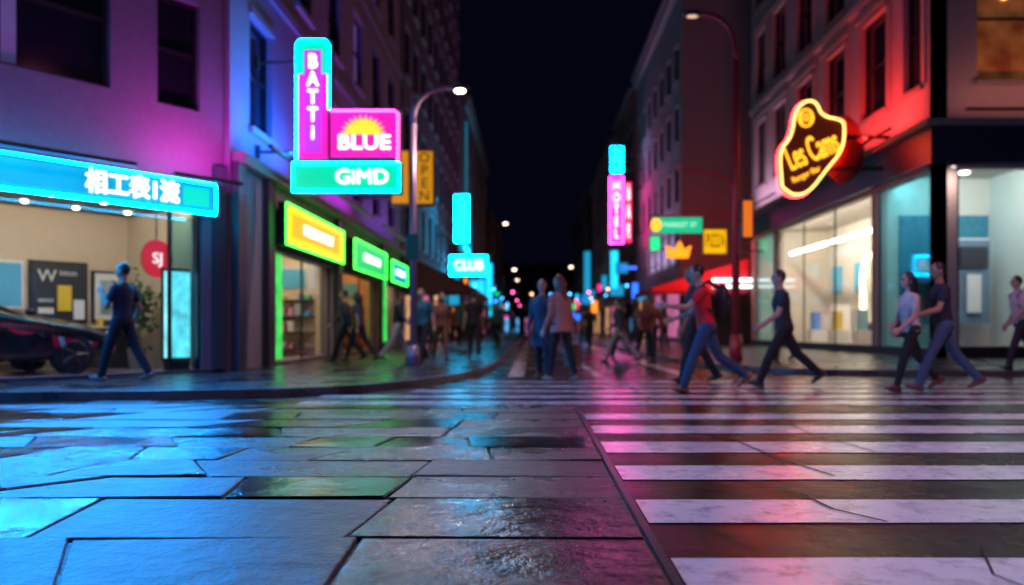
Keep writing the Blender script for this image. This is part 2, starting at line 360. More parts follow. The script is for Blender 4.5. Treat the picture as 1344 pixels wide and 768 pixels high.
M_cy=emis('cyan_lightbox',(.0,.40,.75),1.15,.3,1.2); M_cyb=emis('cyan_neon_edge',(.0,.5,1.0),30)
bb=MB(); bb.box(C,U1,N1,.34,10,.145,.34,2.74,3.24,M_black); bb.obj('housing',S,bevel=.03)
bb=MB(); bb.box(C,U1,N1,.42,9.9,.345,.37,2.8,3.18,M_cy); bb.obj('lit_face',S,bevel=.01)
bb=MB(); bb.tube([C+U1*.38+N1*.37+Z*2.745,C+U1*9.95+N1*.37+Z*2.745],.028,M_cyb,6); bb.tube([C+U1*.38+N1*.37+Z*3.235,C+U1*9.95+N1*.37+Z*3.235],.018,M_cyb,6)
bb.tube([C+U1*.36+N1*.36+Z*2.75,C+U1*.36+N1*.36+Z*3.23],.015,M_cyb,6)
bb.obj('neon_edge',S)
area_u('led_strip',C+U1*4.9+N1*.42+Z*2.71,(N1*1.0-Z*.3),U1,9,.03,800,(.0,.27,1),S)
text('lettering','相工表1流',C+U1*1.75+N1*.385+Z*2.99,53.13,.4,emis('white_sign_text',(1,1,1),2.2,nee=False),S,width=1.45,height=.36,off=.006)
bb=MB(); M_g2=emis('teal_block',(0,.75,.6),1.1)
bb.box(C,U1,N1,.5,.95,.372,.378,2.84,3.14,M_g2); bb.obj('teal_block',S)
S=empty('round_shop_sign'); bb=MB(); c=C+U1*.98+N1*-.4+Z*2.0
R=[]
for k in range(28):
    th=2*math.pi*k/28; R.append(U1*math.cos(th)*.27+Z*math.sin(th)*.32)
bb.poly([c+r+N1*.03 for r in R],emis('red_disc',(.75,.03,.06),.7)); bb.poly([c+r for r in R][::-1],M_black)
for k in range(28): bb.poly([c+R[k],c+R[(k+1)%28],c+R[(k+1)%28]+N1*.03,c+R[k]+N1*.03],M_black)
bb.tube([c+Z*.3,c+Z*.95],.01,M_frame); bb.obj('disc',S)
text('lettering','SJ',c+N1*.045,53.13,.26,emis('white_dim',(1,1,1),1,nee=False),S)
S=empty('lit_banner'); bb=MB(); bb.box(C,U1,N1,.46,.90,-.3,-.26,.35,1.8,emis('banner_white',(.3,.95,1),1.3,.35,5)); bb.box(C,U1,N1,.43,.93,-.34,-.302,.3,1.85,M_frame); bb.box(C,U1,N1,.5,.86,-.4,-.2,.13,.3,M_black)
bb.obj('panel',S)
P_=empty('potted_plant'); bb=MB(); pc=C+U1*.85+N1*-1.3
bb.tube([pc+Z*.13,pc+Z*.5],[.12,.16],mat('plant_pot',(.2,.18,.17),.6)); 
for k in range(5): bb.tube([pc+Z*.45,pc+V((random.uniform(-.15,.15),random.uniform(-.15,.15),1.3))],.012,mat('stem',(.08,.06,.03)))
Ml=mat('leaf',(.05,.12,.04),.5)
for k in range(260):
    p=pc+V((random.gauss(0,.16),random.gauss(0,.16),1.2+random.gauss(0,.22))); a=V((random.uniform(-1,1),random.uniform(-1,1),random.uniform(-.6,.6))).normalized(); q=a.orthogonal()
    bb.poly([p,p+a*.07+q*.03,p+a*.16,p+a*.07-q*.03],Ml)
bb.obj('foliage',P_)
CAR=empty('parked_car'); 
m,nt_,bs=newmat('car_paint_graphics'); L=nt_.links.new
tc=nt_.nodes.new('ShaderNodeTexCoord'); n=nt_.nodes.new('ShaderNodeTexNoise'); n.inputs['Scale'].default_value=1.5; n.inputs['Detail'].default_value=.3
sx=nt_.nodes.new('ShaderNodeSeparateXYZ'); L(tc.outputs['Object'],sx.inputs[0])
L(tc.outputs['Object'],n.inputs['Vector']); cr=nt_.nodes.new('ShaderNodeValToRGB'); cr.color_ramp.interpolation='CONSTANT'
cr.color_ramp.elements[0].color=(.01,.01,.014,1); cr.color_ramp.elements[1].position=.35; cr.color_ramp.elements[1].color=(.8,.015,.06,1)
e=cr.color_ramp.elements.new(.50); e.color=(.4,.75,.85,1); e=cr.color_ramp.elements.new(.56); e.color=(.8,.02,.05,1); e=cr.color_ramp.elements.new(.63); e.color=(.01,.01,.014,1)
# graphics follow a slanted line on the flank
zz=nt_.nodes.new('ShaderNodeMath'); zz.operation='MULTIPLY_ADD'; zz.inputs[1].default_value=.18; L(sx.outputs['X'],zz.inputs[0]); L(sx.outputs['Z'],zz.inputs[2])
lt=nt_.nodes.new('ShaderNodeMath'); lt.operation='LESS_THAN'; lt.inputs[1].default_value=.80; L(zz.outputs[0],lt.inputs[0])
mu=nt_.nodes.new('ShaderNodeMath'); mu.operation='MULTIPLY'; L(n.outputs['Fac'],mu.inputs[0]); L(lt.outputs[0],mu.inputs[1])
L(mu.outputs[0],cr.inputs[0]); L(cr.outputs[0],bs.inputs['Base Color']); bs.inputs['Roughness'].default_value=.25; bs.inputs['Coat Weight'].default_value=1
M_car=m; M_cg=mat('car_glass',(.01,.012,.015),.04,0,0)
bb=MB(); st=[
(2.2,.35,.52,.55,.55,.4),(2.12,.22,.60,.64,.78,.6),(1.75,.2,.72,.78,.88,.7),(1.2,.2,.80,.88,.91,.72),(.75,.2,.86,.94,.89,.72),(.2,.2,.90,1.22,.89,.62),(-.2,.2,.91,1.30,.89,.6),(-.8,.2,.92,1.31,.89,.6),(-1.3,.2,.93,1.2,.91,.6),(-1.85,.22,.92,.97,.84,.6),(-2.1,.3,.85,.9,.76,.55),(-2.2,.4,.7,.74,.6,.4)]
rings=[]
for (x,zb,zl,zt,w_,wt) in st:
    half=[(0,zb),(w_*.85,zb),(w_*.98,zb+.12),(w_,(zb+zl)/2+.05),(w_*.96,zl),(wt,zt-.04),(wt*.75,zt),(0,zt+.015)]
    ring=half+[(-a,b_) for a,b_ in half[-2:0:-1]]
    rings.append([len(bb.v)+k for k in range(len(ring))]); bb.v+=[(x,a,z) for a,z in ring]
nn=len(rings[0])
for k in range(len(rings)-1):
    for q in range(nn):
        gl=(q in (4,9) and 4<=k<=8) or (q in (5,6,7,8) and k in (4,8))
        bb.f.append([rings[k][q],rings[k][(q+1)%nn],rings[k+1][(q+1)%nn],rings[k+1][q]]); bb.m.append(bb.mi(M_cg if gl else M_car))
bb.f.append(rings[0][::-1]); bb.m.append(0); bb.f.append(rings[-1]); bb.m.append(0)
o=bb.obj('body',CAR,smooth=True,normals=True); md=o.modifiers.new('s','SUBSURF'); md.levels=2; md.render_levels=2
M_tyre=mat('tyre',(.012,.012,.012),.8); M_rim=mat('alloy_rim',(.12,.12,.13),.3,.9,0)
for x in (1.4,-1.35):
    for sg in (1,-1):
        bb=MB(); bb.tube([(x,sg*.66,.31),(x,sg*.70,.31),(x,sg*.86,.31),(x,sg*.885,.31)],[.26,.31,.31,.28],M_tyre,24)
        bb.tube([(x,sg*.88,.31),(x,sg*.892,.31)],[.22,.2],M_rim,20)
        for k in range(5):
            th=k*2*math.pi/5; bb.tube([(x,sg*.896,.31),(x+.2*math.cos(th),sg*.896,.31+.2*math.sin(th))],.02,M_rim,6)
        bb.obj('wheel',CAR,smooth=False)
bb=MB()
for sg in (1,-1): bb.ball((2.0,sg*.62,.6),(.16,.12,.06),emis('headlamp_lens',(.8,.9,1),.5)); bb.ball((.75,sg*.97,.95),(.08,.09,.06),M_black)
bb.obj('lamps_and_mirrors',CAR,smooth=True)
pc=C+U1*3.7+N1*-1.25; CAR.location=(pc.x,pc.y,.13); CAR.rotation_euler=(0,0,math.atan2(.8,.6))
def added_washer(name,loc,U,ln,power,c,tilt):  # added fixture that throws a coloured wash up the wall
    e=empty(name); bb=MB()
    bb.box(loc,U,V((tilt.x,tilt.y,0)),-ln/2,ln/2,-.04,.04,-.08,-.02,M_black); bb.obj('housing',e)
    area_u('lamp',loc,V((-tilt.x*.2,-tilt.y*.2,1)),U,ln,.06,power,c,e)
added_washer('added_wall_wash',C+U1*.7+N1*.7+Z*3.3,U1,1.2,52,(.85,.02,.7),N1)
added_washer('added_wall_wash',C+U1*4+N1*.9+Z*3.3,U1,4,12,(.55,.12,1),N1)

# --- L2
U2=V((0,1,0)); N2=V((1,0,0)); O2=V((-5.25,14.25,0))
ML2=mat('dark_violet_masonry',(.22,.19,.24),.7,0,.2,10)
L2=empty('street_shop_building')
y=lambda Y:Y-14.25
ops=[(y(16.4),y(21.6),.15,2.45),(y(22.7),y(28),.15,2.45),(y(29),y(32.6),.15,2.45)]
ups=[]
for r in range(4):
    for k in range(6): u=1.0+k*2.95; ups.append((u,u+1.3,4.6+r*3.5,6.7+r*3.5))
bb=MB(); bb.wall(O2,U2,N2,18.8,0,21,ops+ups,.3,ML2)
bb.box(O2,U2,N2,.1,18.7,.003,.22,3.75,3.95,M_sill)
for Y in (14.3,15.95,21.75,28.15,32.7): bb.box(O2,U2,N2,y(Y),y(Y)+.4,.003,.14,0,3.75,mat('dark_pilaster',(.05,.05,.07),.4))
for r in range(3): bb.box(O2,U2,N2,0,18.8,.003,.07,7.4+r*3.5,7.6+r*3.5,ML2)
bb.wall(O2+V((0,18.8,0)),V((-1,0,0)),V((0,1,0)),8,0,21,[],.3,ML2)
bb.wall(O2+V((-.3,0,0)),V((-.8,.6,0)),V((-.6,-.8,0)),8,0,21,[],.25,ML2)
bb.obj('walls',L2)
Mlw=[None,None,emis('dim_lit_window',(.25,.12,.5),.25,nee=False),None,None,None,None]
bb=MB(); windows(bb,O2,U2,N2,ups,litmats=Mlw); bb.obj('windows',L2)
bb=MB()
ints=[mat('shop_int_warm',(.7,.55,.38),.7,0,.05,5),mat('shop_int_warm2',(.7,.4,.22),.7,0,.05,5),M_int]
goods=[mat('goods_%d'%k,c_,.6) for k,c_ in enumerate([(.8,.1,.1),(.1,.3,.8),(.8,.6,.1),(.7,.7,.7),(.1,.5,.2),(.75,.3,.5),(.3,.6,.7)])]
for (u0,u1,z0,z1),mi in zip(ops,ints):
    bb.box(O2,U2,-N2,u0+.05,u1-.05,2.6,2.7,.1,3,mi); bb.box(O2,U2,-N2,u0-.05,u0+.05,.31,2.6,.1,3,mi); bb.box(O2,U2,-N2,u1-.05,u1+.05,.31,2.6,.1,3,mi)
    bb.box(O2,U2,-N2,u0+.05,u1-.05,.31,2.6,.05,.14,M_floor); bb.box(O2,U2,-N2,u0+.05,u1-.05,.31,2.6,2.9,3,M_ceil)
    for k in range(4):
        bb.box(O2,U2,-N2,u1-.45,u1-.06,.45,2.5,.3+k*.42,.33+k*.42,M_frame)
        for q in range(9):
            if random.random()<.7: w2=random.uniform(.06,.19); bb.box(O2,U2,-N2,u1-.4,u1-.15,.5+q*.22,.5+q*.22+w2,.335+k*.42,.335+k*.42+random.uniform(.08,.33),random.choice(goods+[M_wh,M_wh,M_gy,M_dk]))
    bb.box(O2,U2,-N2,u1-.1,u1-.055,.7,1.5,1.9,2.4,M_bl)
    for k in range(4):
        u=u0+.6+k*(u1-u0-1.4)/4; bb.box(O2,U2,-N2,u,u+.4,2.2,2.58,.14,1.2+random.random(),random.choice(goods))
bb.obj('interior',L2)
for (u0,u1,z0,z1),pw,cc in zip(ops,(66,56,50),((1,.85,.62),(1,.5,.22),(1,.8,.6))):
    area_u('display_light',O2+U2*((u0+u1)/2)+N2*-.45+Z*2.85,(-1,0,-.6),U2,(u1-u0)*.8,.12,pw,cc,L2)
bb=MB()
for (u0,u1,z0,z1) in ops:
    bb.poly([O2+U2*u0-N2*.1+Z*z0,O2+U2*u1-N2*.1+Z*z0,O2+U2*u1-N2*.1+Z*z1,O2+U2*u0-N2*.1+Z*z1],G)
    for u in (u0,(u0+u1)/2,u1-.05): bb.box(O2,U2,N2,u,u+.05,-.12,-.08,z0,z1,M_frame)
    bb.box(O2,U2,N2,u0,u1,.003,.06,0.05,.15,M_black)
bb.obj('shop_windows',L2)
bb=MB(); bb.box(O2,U2,N2,y(16.45),y(17.3),-.05,-.02,.2,2.4,emis('green_panel',(.05,.8,.12),.9,.4,4)); bb.box(O2,U2,N2,y(28.15),y(28.55),.15,.2,.4,2.6,emis('green_panel',(.05,.8,.12),.9,.4,4))
bb.obj('green_panel',L2)
def fascia(y0,y1,z0,z1,cface,cedge,txt,cblock,name='shop_fascia_sign'):
    S=empty(name); bb=MB(); bb.box(O2,U2,N2,y(y0),y(y1),.145,.3,z0,z1,M_black); bb.obj('housing',S,bevel=.02)
    bb=MB(); bb.box(O2,U2,N2,y(y0)+.06,y(y1)-.06,.302,.32,z0+.05,z1-.05,cface)
    if cblock: bb.box(O2,U2,N2,y(y0)+.4,y(y1)-.5,.322,.33,z0+.2,z1-.18,cblock)
    bb.obj('lit_face',S)
    bb=MB(); x=-5.25+.32
    bb.tube([(x,y0+.03,z0+.03),(x,y1-.03,z0+.03),(x,y1-.03,z1-.03),(x,y0+.03,z1-.03),(x,y0+.03,z0+.03)],.02,cedge,6); bb.obj('neon_edge',S)
    text('lettering',txt,(-5.25+.34,(y0+y1)/2,(z0+z1)/2),90,.4,M_white_e,S,width=(y1-y0)*.5,height=(z1-z0)*.24)
E_ge=emis('green_edge',(.05,1,.05),7)
fascia(16.45,21.5,2.52,3.4,emis('yellow_face',(.75,.8,.0),1.2),E_ge,'FRESH MART',emis('yellow_block',(1,.45,0),1.2))
fascia(22.8,27.8,2.5,3.38,emis('green_face',(.0,.65,.12),1.1),E_ge,'GREEN CAFE',None)
fascia(28.9,32.5,2.5,3.3,emis('teal_face',(.0,.5,.5),.9),E_ge,'DELI',None)
added_washer('added_wall_wash',V((-4.6,15.9,4.1)),U2,3,280,(.01,.12,1),N2)
added_washer('added_wall_wash',V((-4.6,21,4.1)),U2,5,110,(.65,.03,.9),N2)
added_washer('added_wall_wash',V((-4.6,28,4.1)),U2,5,50,(.25,.08,.8),N2)
# projecting composite sign
S=empty('neon_projecting_sign'); Y=15.5
M_mag=emis('magenta_face',(.85,.01,.36),1.3); M_grn=emis('green_sign_face',(0,.68,.33),1.1); M_ce=emis('cyan_neon_tube',(.0,.5,1),40); M_pk=emis('pink_neon_tube',(1,.02,.4),34)
bb=MB(); bb.abox(-4.47,-3.8,Y,Y+.22,3.98,6.31,M_black); bb.abox(-3.8,-2.5,Y+.01,Y+.21,4.02,4.98,M_black); bb.abox(-4.54,-2.47,Y-.01,Y+.23,3.4,3.98,M_black); bb.obj('housing',S)
bb=MB(); bb.abox(-4.41,-3.86,Y-.03,Y-.002,5.65,6.25,M_grn); bb.abox(-4.41,-3.86,Y-.03,Y-.002,4.05,5.65,M_mag); bb.abox(-3.8,-2.56,Y-.03,Y-.002,4.08,4.92,M_mag); bb.abox(-4.48,-2.53,Y-.04,Y-.012,3.46,3.93,M_grn); 
bb.abox(-4.30,-3.97,Y-.04,Y-.031,4.15,6.1,emis('violet_face',(.55,.04,.6),1.1))
bb.obj('lit_faces',S)
bb=MB()
def loop(pts,m,r=.022,closed=True): bb.tube([V(p) for p in pts]+([V(pts[0])] if closed else []),r,m,6)
yy=Y-.045
loop([(-4.44,yy,4.02),(-4.44,yy,6.2),(-4.38,yy,6.28),(-3.9,yy,6.28),(-3.83,yy,6.2),(-3.83,yy,4.98)],M_ce,.018,False)
loop([(-3.78,yy,4.95),(-2.6,yy,4.95),(-2.53,yy,4.9),(-2.53,yy,4.02)],M_pk,.016,False)
loop([(-4.51,yy,3.43),(-4.51,yy,3.96),(-2.5,yy,3.96),(-2.5,yy,3.43)],M_ce,.018)
sc_=V((-3.18,Y-.05,4.5)); M_sun=emis('sun_yellow',(1,.5,.02),1.8); pts=[]
for k in range(25):
    th=math.pi*k/24; r=.44 if k%2 else .30; pts.append(sc_+V((-math.cos(th)*r,0,math.sin(th)*r*.85)))
bb.poly(pts,M_sun)
bb.obj('neon_tubes',S)
text('lettering','BLUE',(-3.16,Y-.07,4.34),0,.4,emis('yel_white_text',(1,.95,.6),2.6,nee=False),S,width=.98,height=.27,off=.004)
text('lettering','GiMD',(-3.2,Y-.07,3.69),0,.4,M_white_e,S,width=.98,height=.27,off=.0)
text('lettering','B\nA\nT\nT\ni',(-4.13,Y-.06,5.2),0,.4,M_white_e,S,width=.22,height=1.6,off=.004)
bb=MB()
for z in (4.2,5.9): bb.tube([(-5.25,Y+.1,z),(-4.47,Y+.1,z)],.03,M_frame); bb.tube([(-5.22,Y+.1,z-.12),(-5.22,Y+.1,z+.12)],.06,M_frame)
bb.obj('brackets',S)
def psign(name,x0,x1,z0,z1,Y,cf,ce=None,txt=None,tm=None,wallx=None,vert=True,s=None):
    S=empty(name); bb=MB(); bb.abox(x0,x1,Y,Y+.2,z0,z1,M_black)
    e=.06; bb.abox(x0+e,x1-e,Y-.03,Y-.003,z0+e,z1-e,cf)
    if ce: bb.tube([(x0+.03,Y-.04,z0+.03),(x1-.03,Y-.04,z0+.03),(x1-.03,Y-.04,z1-.03),(x0+.03,Y-.04,z1-.03),(x0+.03,Y-.04,z0+.03)],.035,ce,6)
    if wallx is not None:
        xe=x0 if wallx<x0 else x1
        for z in (z0+(z1-z0)*.15,z0+(z1-z0)*.85): bb.tube([(wallx,Y+.1,z),(xe,Y+.1,z)],.04,M_frame,6)
    bb.obj('light_box',S)
    if txt:
        t='\n'.join(txt) if vert else txt
        text('lettering',t,((x0+x1)/2,Y-.06,(z0+z1)/2),0,.5,tm or M_white_e,S,width=(x1-x0)*(.5 if vert else .75),height=(z1-z0)*(.85 if vert else .5))
    return S
E_cy=emis('far_cyan',(.01,.5,.85),2.0); E_cyd=emis('far_cyan_dim',(.01,.3,.55),1.1); E_pk=emis('far_pink',(.95,.03,.32),1.6); E_rd=emis('far_red',(.9,.03,.12),1.4); E_ye=emis('far_yellow',(1,.5,.0),1.0); E_yd=emis('banner_yellow',(.75,.33,.0),.7)
E_or=emis('far_orange',(1,.25,.02),2.0); E_gr=emis('far_green',(.0,.75,.25),1.4); E_bl=emis('far_blue',(.02,.15,.95),2.2)
E_pt=emis('hotel_pink_tube',(1,.012,.32),75); E_ct=emis('far_cyan_tube',(0,.5,1),60)
psign('banner_sign',-4.15,-3.55,4.45,6.1,24,E_yd,None,None,M_frame,-5.25); psign('banner_sign',-3.45,-2.84,4.45,6.1,24.02,E_yd,None,'OPEN',M_frame,-4.1)
psign('neon_sign',-4.23,-3.47,5.6,8.2,45,E_cy,E_ct,None,None,-5.25)
psign('neon_sign',-5.0,-2.7,4.1,5.3,50,E_cy,E_ct,'CLUB',M_white_e,None,False)
psign('neon_sign',-3.97,-3.25,2.9,6.5,70,E_cy,None,None,None,-5.3)
psign('neon_sign',-3.9,-3.3,1.9,3.3,38,E_cyd,None,None,None,-5.3)
psign('neon_sign',5.7,6.7,7.1,12.0,60,E_pk,E_pt,'HOTEL',M_white_e,8.2); psign('neon_sign',5.8,6.7,12.3,14.2,60.05,E_cy,M_cyb,None,M_white_e,8.2)
psign('neon_sign',7.04,7.6,7.3,12,62,E_rd,None,'BAR',M_white_e,8.0); psign('neon_sign',6.1,6.8,3.9,7.0,64,E_cy,None,None,None,8.0)
psign('neon_sign',5.7,6.5,3.5,9.4,90,E_cyd,None,None,None,7.6)
psign('neon_sign',7.5,8.6,4.1,5.25,36,E_ye,None,'PIZZA',M_frame,10.2,False)
S=empty('crown_sign'); bb=MB(); p=[]
for x,z in ((0,0),(1.0,0),(1.15,.62),(.82,.42),(.58,.85),(.34,.42),(0-.1,.62)): p.append((6.55+x,39.5,4.25+z))
bb.poly(p,emis('crown_orange',(1,.32,0),1.6)); bb.poly([(a,b_+.08,c_) for a,b_,c_ in p][::-1],M_black); bb.tube([(7.0,39.6,4.25),(7.0,39.6,3.7)],.04,M_frame); bb.obj('crown',S)
rs=random.Random(11)
for k in range(44):
    Y=rs.uniform(46,150); side=rs.choice((-1,1)); xw=-5.3 if side<0 else 7.8
    w_=rs.uniform(.3,1.3); h=rs.uniform(.3,1.6); z=rs.uniform(2.0,5.5); x0=xw+(.3 if side<0 else -.3-w_)
    psign('neon_sign',x0,x0+w_,z,z+h,Y,rs.choice([E_cy,E_cyd,E_bl,E_pk,E_rd,E_cyd,E_cy,E_gr,E_or,E_bl]),None,None,None,xw)
Mb=[emis('bulb_blue',(.05,.4,1),8),emis('bulb_warm',(1,.6,.3),5),emis('bulb_pink',(1,.1,.4),7)]
for Y in (56,72,88):
    e=empty('string_lights'); bb=MB(); pts=[(-5.2+k*1.3,Y,4.2-.9*math.sin(math.pi*k/10)) for k in range(11)]
    bb.tube(pts,.015,M_black,5)
    for k,p in enumerate(pts[1:-1]): bb.ball((p[0],p[1],p[2]-.12),.09,Mb[(0,0,2,1)[(k+int(Y))%4]],8)
    bb.obj('cable_and_bulbs',e)
def block(name,O,U,N,L,H,m,wmats=None,ncol=None,ground=True,depth=10,fl=3.4,cornice=True,side=True,roofm=None,ww=1.2,wh=2.0):
    e=empty(name); bb=MB(); ups=[]; n=ncol or max(1,int(L/2.6)); pitch=L/n; r=0; z=4.6
    while z+wh<H-1:
        for k in range(n): u=pitch*(k+.5)-ww/2; ups.append((u,u+ww,z,z+wh))
        z+=fl
    gs=[]
    if ground:
        for k in range(max(1,n//2)): 
            u=L/max(1,n//2)*(k+.5); q=L/max(1,n//2)*.4; gs.append((u-q,u+q,.3,3.1))
    bb.wall(O,U,N,L,0,H,ups+gs,.3,m)
    Mv=-N
    if side:
        bb.wall(O-N*.3,-N,-U,depth,0,H,[],.3,m); bb.wall(O+U*L-N*.3,-N,U,depth,0,H,[],.3,m)
    bb.box(O,U,Mv,.3,L-.3,.3,depth,H-.3,H-.05,m)
    if cornice:
        bb.box(O,U,N,-.15,L+.15,.003,.45,H-.7,H-.35,M_sill); bb.box(O,U,N,-.1,L+.1,.003,.3,H-1.2,H-.7,m); bb.box(O,U,N,0,L,.003,.2,3.6,3.95,M_sill)
    bb.obj('walls',e); bb=MB(); windows(bb,O,U,N,ups,litmats=wmats)
    if gs: windows(bb,O,U,N,gs,litmats=[random.choice([E_lw1,E_lw2,E_lw3,None]) for _ in gs],sill=False,mull=False)
    bb.obj('windows',e); return e
E_lw1=emis('lit_shopfront_warm',(1,.5,.2),.7,.6,1.2); E_lw2=emis('lit_shopfront_cool',(.1,.5,1),.9,.6,1.2); E_lw3=emis('lit_shopfront_pink',(.9,.2,.45),.5,.6,1.2)
E_w=emis('lit_room',(.9,.45,.2),.3,.6,.8,nee=False)
M_bdk=mat('dark_masonry',(.10,.095,.11),.8,0,.2,8); M_blt=mat('pale_stone',(.34,.33,.34),.75,0,.2,8); M_bbr=mat('brown_brick',(.16,.10,.08),.8,0,.2,8)
wm=[None,None,None,None,E_w,None,None,None,None,None,None,None,None]
block('dark_office_building',V((-5.25,33.2,0)),U2,N2,26,28,M_bdk,[None])
block('stone_apartment_building',V((-5.25,64,0)),U2,N2,30,19.5,M_blt,wm)
block('brick_building',V((-5.0,96,0)),U2,N2,40,15,M_bbr,wm)
UR=V((0,-1,0)); NR=V((-1,0,0))
block('stone_office_building',V((8.2,64,0)),UR,NR,19,20.8,M_blt,[None],depth=12)
block('brick_building',V((8.0,76,0)),UR,NR,12,20,M_bbr,wm)
block('stone_apartment_building',V((7.7,104,0)),UR,NR,28,19,M_blt,wm)
block('dark_office_building',V((7.3,145,0)),UR,NR,40,19,M_bdk,wm)
block('terminal_building',V((-14,165,0)),V((1,0,0)),V((0,-1,0)),36,14,M_bdk,[None,None,None,None,None],ground=True)
S=empty('neon_strip'); bb=MB(); bb.tube([(-5.1,63.9,9),(-5.1,63.9,17)],.06,emis('strip_cyan_dim',(0,.3,.5),.6)); bb.obj('tube',S)
area_u('lamp',V((-5.0,66,7)),(-.4,0,1),U2,8,.1,300,(0,.6,1),S)
added_washer('added_wall_wash',V((7.3,52,4.6)),U2,10,320,(.5,.38,.7),V((-1,0,0)))
added_washer('added_wall_wash',V((-4.6,45,4.6)),U2,12,140,(.05,.35,.5),V((1,0,0)))
# --- R1
R1=empty('corner_shop_building'); MR1=mat('pink_grey_render',(.38,.33,.32),.7,0,.2,10)
OR=V((10.2,38,0))
uy=lambda Yv:38-Yv
ops=[(uy(24.25),uy(21.0),.35,4.9),(uy(34.2),uy(24.6),.35,4.9),(uy(37.6),uy(34.6),.35,4.9)]
ups=[]
for r in range(3):
    for (a,c) in ((21.4,22.4),(23.5,25.3),(26.6,28.4),(29.7,31.5),(32.8,34.6),(35.6,37.2)): ups.append((uy(c),uy(a),7.2+r*4,10.1+r*4))
bb=MB(); bb.wall(OR,UR,NR,17.3,0,19,ops+ups,.3,MR1)
OF=V((10.2,20.7,0)); UF=V((1,0,0)); NF=V((0,-1,0))
fops=[(.55,4.6,.4,4.9),(5.1,9,.4,4.9)]; fups=[]
for r in range(3): 
    for a in (1.05,4.4,7.6): fups.append((a,a+1.8,7.1+r*4,10.2+r*4))
bb.wall(OF,UF,NF,12,0,19,fops+fups,.3,MR1)
bb.box(OR,UR,NR,.3,17.0,-12,-.3,18.7,18.95,MR1)
MN=mat('navy_fascia',(.02,.03,.055),.35)
bb.box(OR,UR,NR,0,17.3,.003,.22,5.0,5.9,MN); bb.box(OF,UF,NF,-.22,12,.003,.22,5.0,5.9,MN)
bb.box(OR,UR,NR,0,17.3,.003,.42,5.9,6.06,M_sill); bb.box(OF,UF,NF,-.42,12,.003,.42,5.9,6.06,M_sill)
bb.box(OR,UR,NR,0,17.3,.003,.12,10.7,10.95,MR1); bb.box(OF,UF,NF,-.12,12,.003,.12,10.7,10.95,MR1)
bb.box(OR,UR,NR,0,17.3,.003,.05,0,.34,M_black); bb.box(OF,UF,NF,.6,12,.003,.05,0,.39,M_black)
for (a,c,z0,z1) in ups:
    bb.box(OR,UR,NR,a-.22,a-.02,.004,.05,z0,z1,MR1); bb.box(OR,UR,NR,c+.02,c+.22,.004,.05,z0,z1,MR1); bb.box(OR,UR,NR,a-.3,c+.3,.004,.12,z1+.18,z1+.4,M_sill)
bb.obj('walls',R1)
bb=MB(); windows(bb,OR,UR,NR,ups,litmats=[None]); windows(bb,OF,UF,NF,fups,litmats=[emis('lit_flat',(1,.35,.1),.08,.8,1.5,nee=False),None,None])
bb.ball((12.0,20.82,9.3),(.1,.03,.1),emis('flat_lamp',(1,.6,.2),4),10)
bb.obj('windows',R1)
bb=MB()
for x in (10.45,15.0): bb.tube([(x,20.3,4.98),(x,20.3,4.86)],[.09,.11],M_frame,10); bb.ball((x,20.3,4.85),(.06,.06,.02),emis('added_soffit_lamp',(1,.8,.7),2),8)
bb.obj('added_soffit_lamps',R1)
area('added_pilaster_light',(10.45,20.2,4.8),(0,.25,-1),.15,.1,22,(1,.7,.62),R1)  # added, with the fittings above, to brighten the corner pilaster
M_i2=mat('pale_interior_wall',(.6,.58,.52),.7,0,.05,5,.1)
bb=MB(); bb.abox(13.6,13.75,20.9,37.9,.1,5.3,M_i2); bb.abox(10.5,13.6,37.7,37.85,.1,5.3,M_i2); bb.abox(10.5,13.6,24.35,24.5,.1,5.3,M_i2)
bb.abox(10.5,19,20.99,37.7,5.3,5.4,M_ceil); bb.abox(10.5,13.6,21.0,37.7,.1,.34,M_floor); bb.abox(13.75,19.2,21.0,25,.1,.36,M_floor); bb.abox(13.75,19,25,25.15,.1,5.3,M_i2); 
for k in range(9):
    Yv=25.5+k*1.3; h=random.uniform(.5,1.9)
    if not 31<Yv<34: bb.abox(12.9,13.5,Yv,Yv+.8,.34,.34+h,random.choice(goods+[M_wh,M_black]))
    if k%2==0: bb.abox(13.5,13.59,Yv,Yv+1,2.4,3.6,random.choice([M_bl,M_ye,M_dk,M_wh]))
for q in range(4):
    bb.abox(11.1,11.7,25.6+q*2.3,26.1+q*2.3,.34,.8,M_wh); bb.abox(11.2,11.5,25.7+q*2.3,26.0+q*2.3,.8,1.5,random.choice(goods))
bb.abox(10.9,13.55,24.30,24.345,1.0,4.2,mat('teal_print',(.03,.22,.32),.5,0,0,7,.9))
bb.abox(11.0,12.2,24.27,24.295,1.3,2.2,M_dk); bb.abox(12.3,13.2,24.27,24.295,2.0,3.4,M_bl)
bb.obj('interior',R1)
M_tube=emis('fluorescent_tube',(1,.9,.75),9)
bb=MB(); bb.tube([(11.6,27.3,4.2),(11.6,31.6,4.2)],.07,M_tube); bb.tube([(11.6,32.2,4.2),(11.6,36.6,4.2)],.07,M_tube); 
arch=[V((13.5,33.4,.4)),V((13.5,33.4,2.9))]+[V((13.5,32.5+.9*math.cos(a),2.9+.9*math.sin(a))) for a in [math.pi*k/8 for k in range(1,8)]]+[V((13.5,31.6,2.9)),V((13.5,31.6,.4))]
bb.tube(arch,.12,emis('warm_arch',(1,.8,.5),3.5),8)
for (x,Yv) in ((11.5,22.3),(12.3,23.3),(12.2,21.9),(14.5,23),(15.5,22)): bb.ball((x,Yv,5.27),(.14,.14,.03),Md,10)
bb.obj('interior_lamps',R1)
area_u('display_light',V((10.75,31,5.1)),(1,0,-.7),U2,11,.2,430,(1,.86,.68),R1)
area_u('display_light',V((10.75,22.8,5.1)),(1,0,-.7),U2,2.6,.2,60,(.3,.85,1),R1)
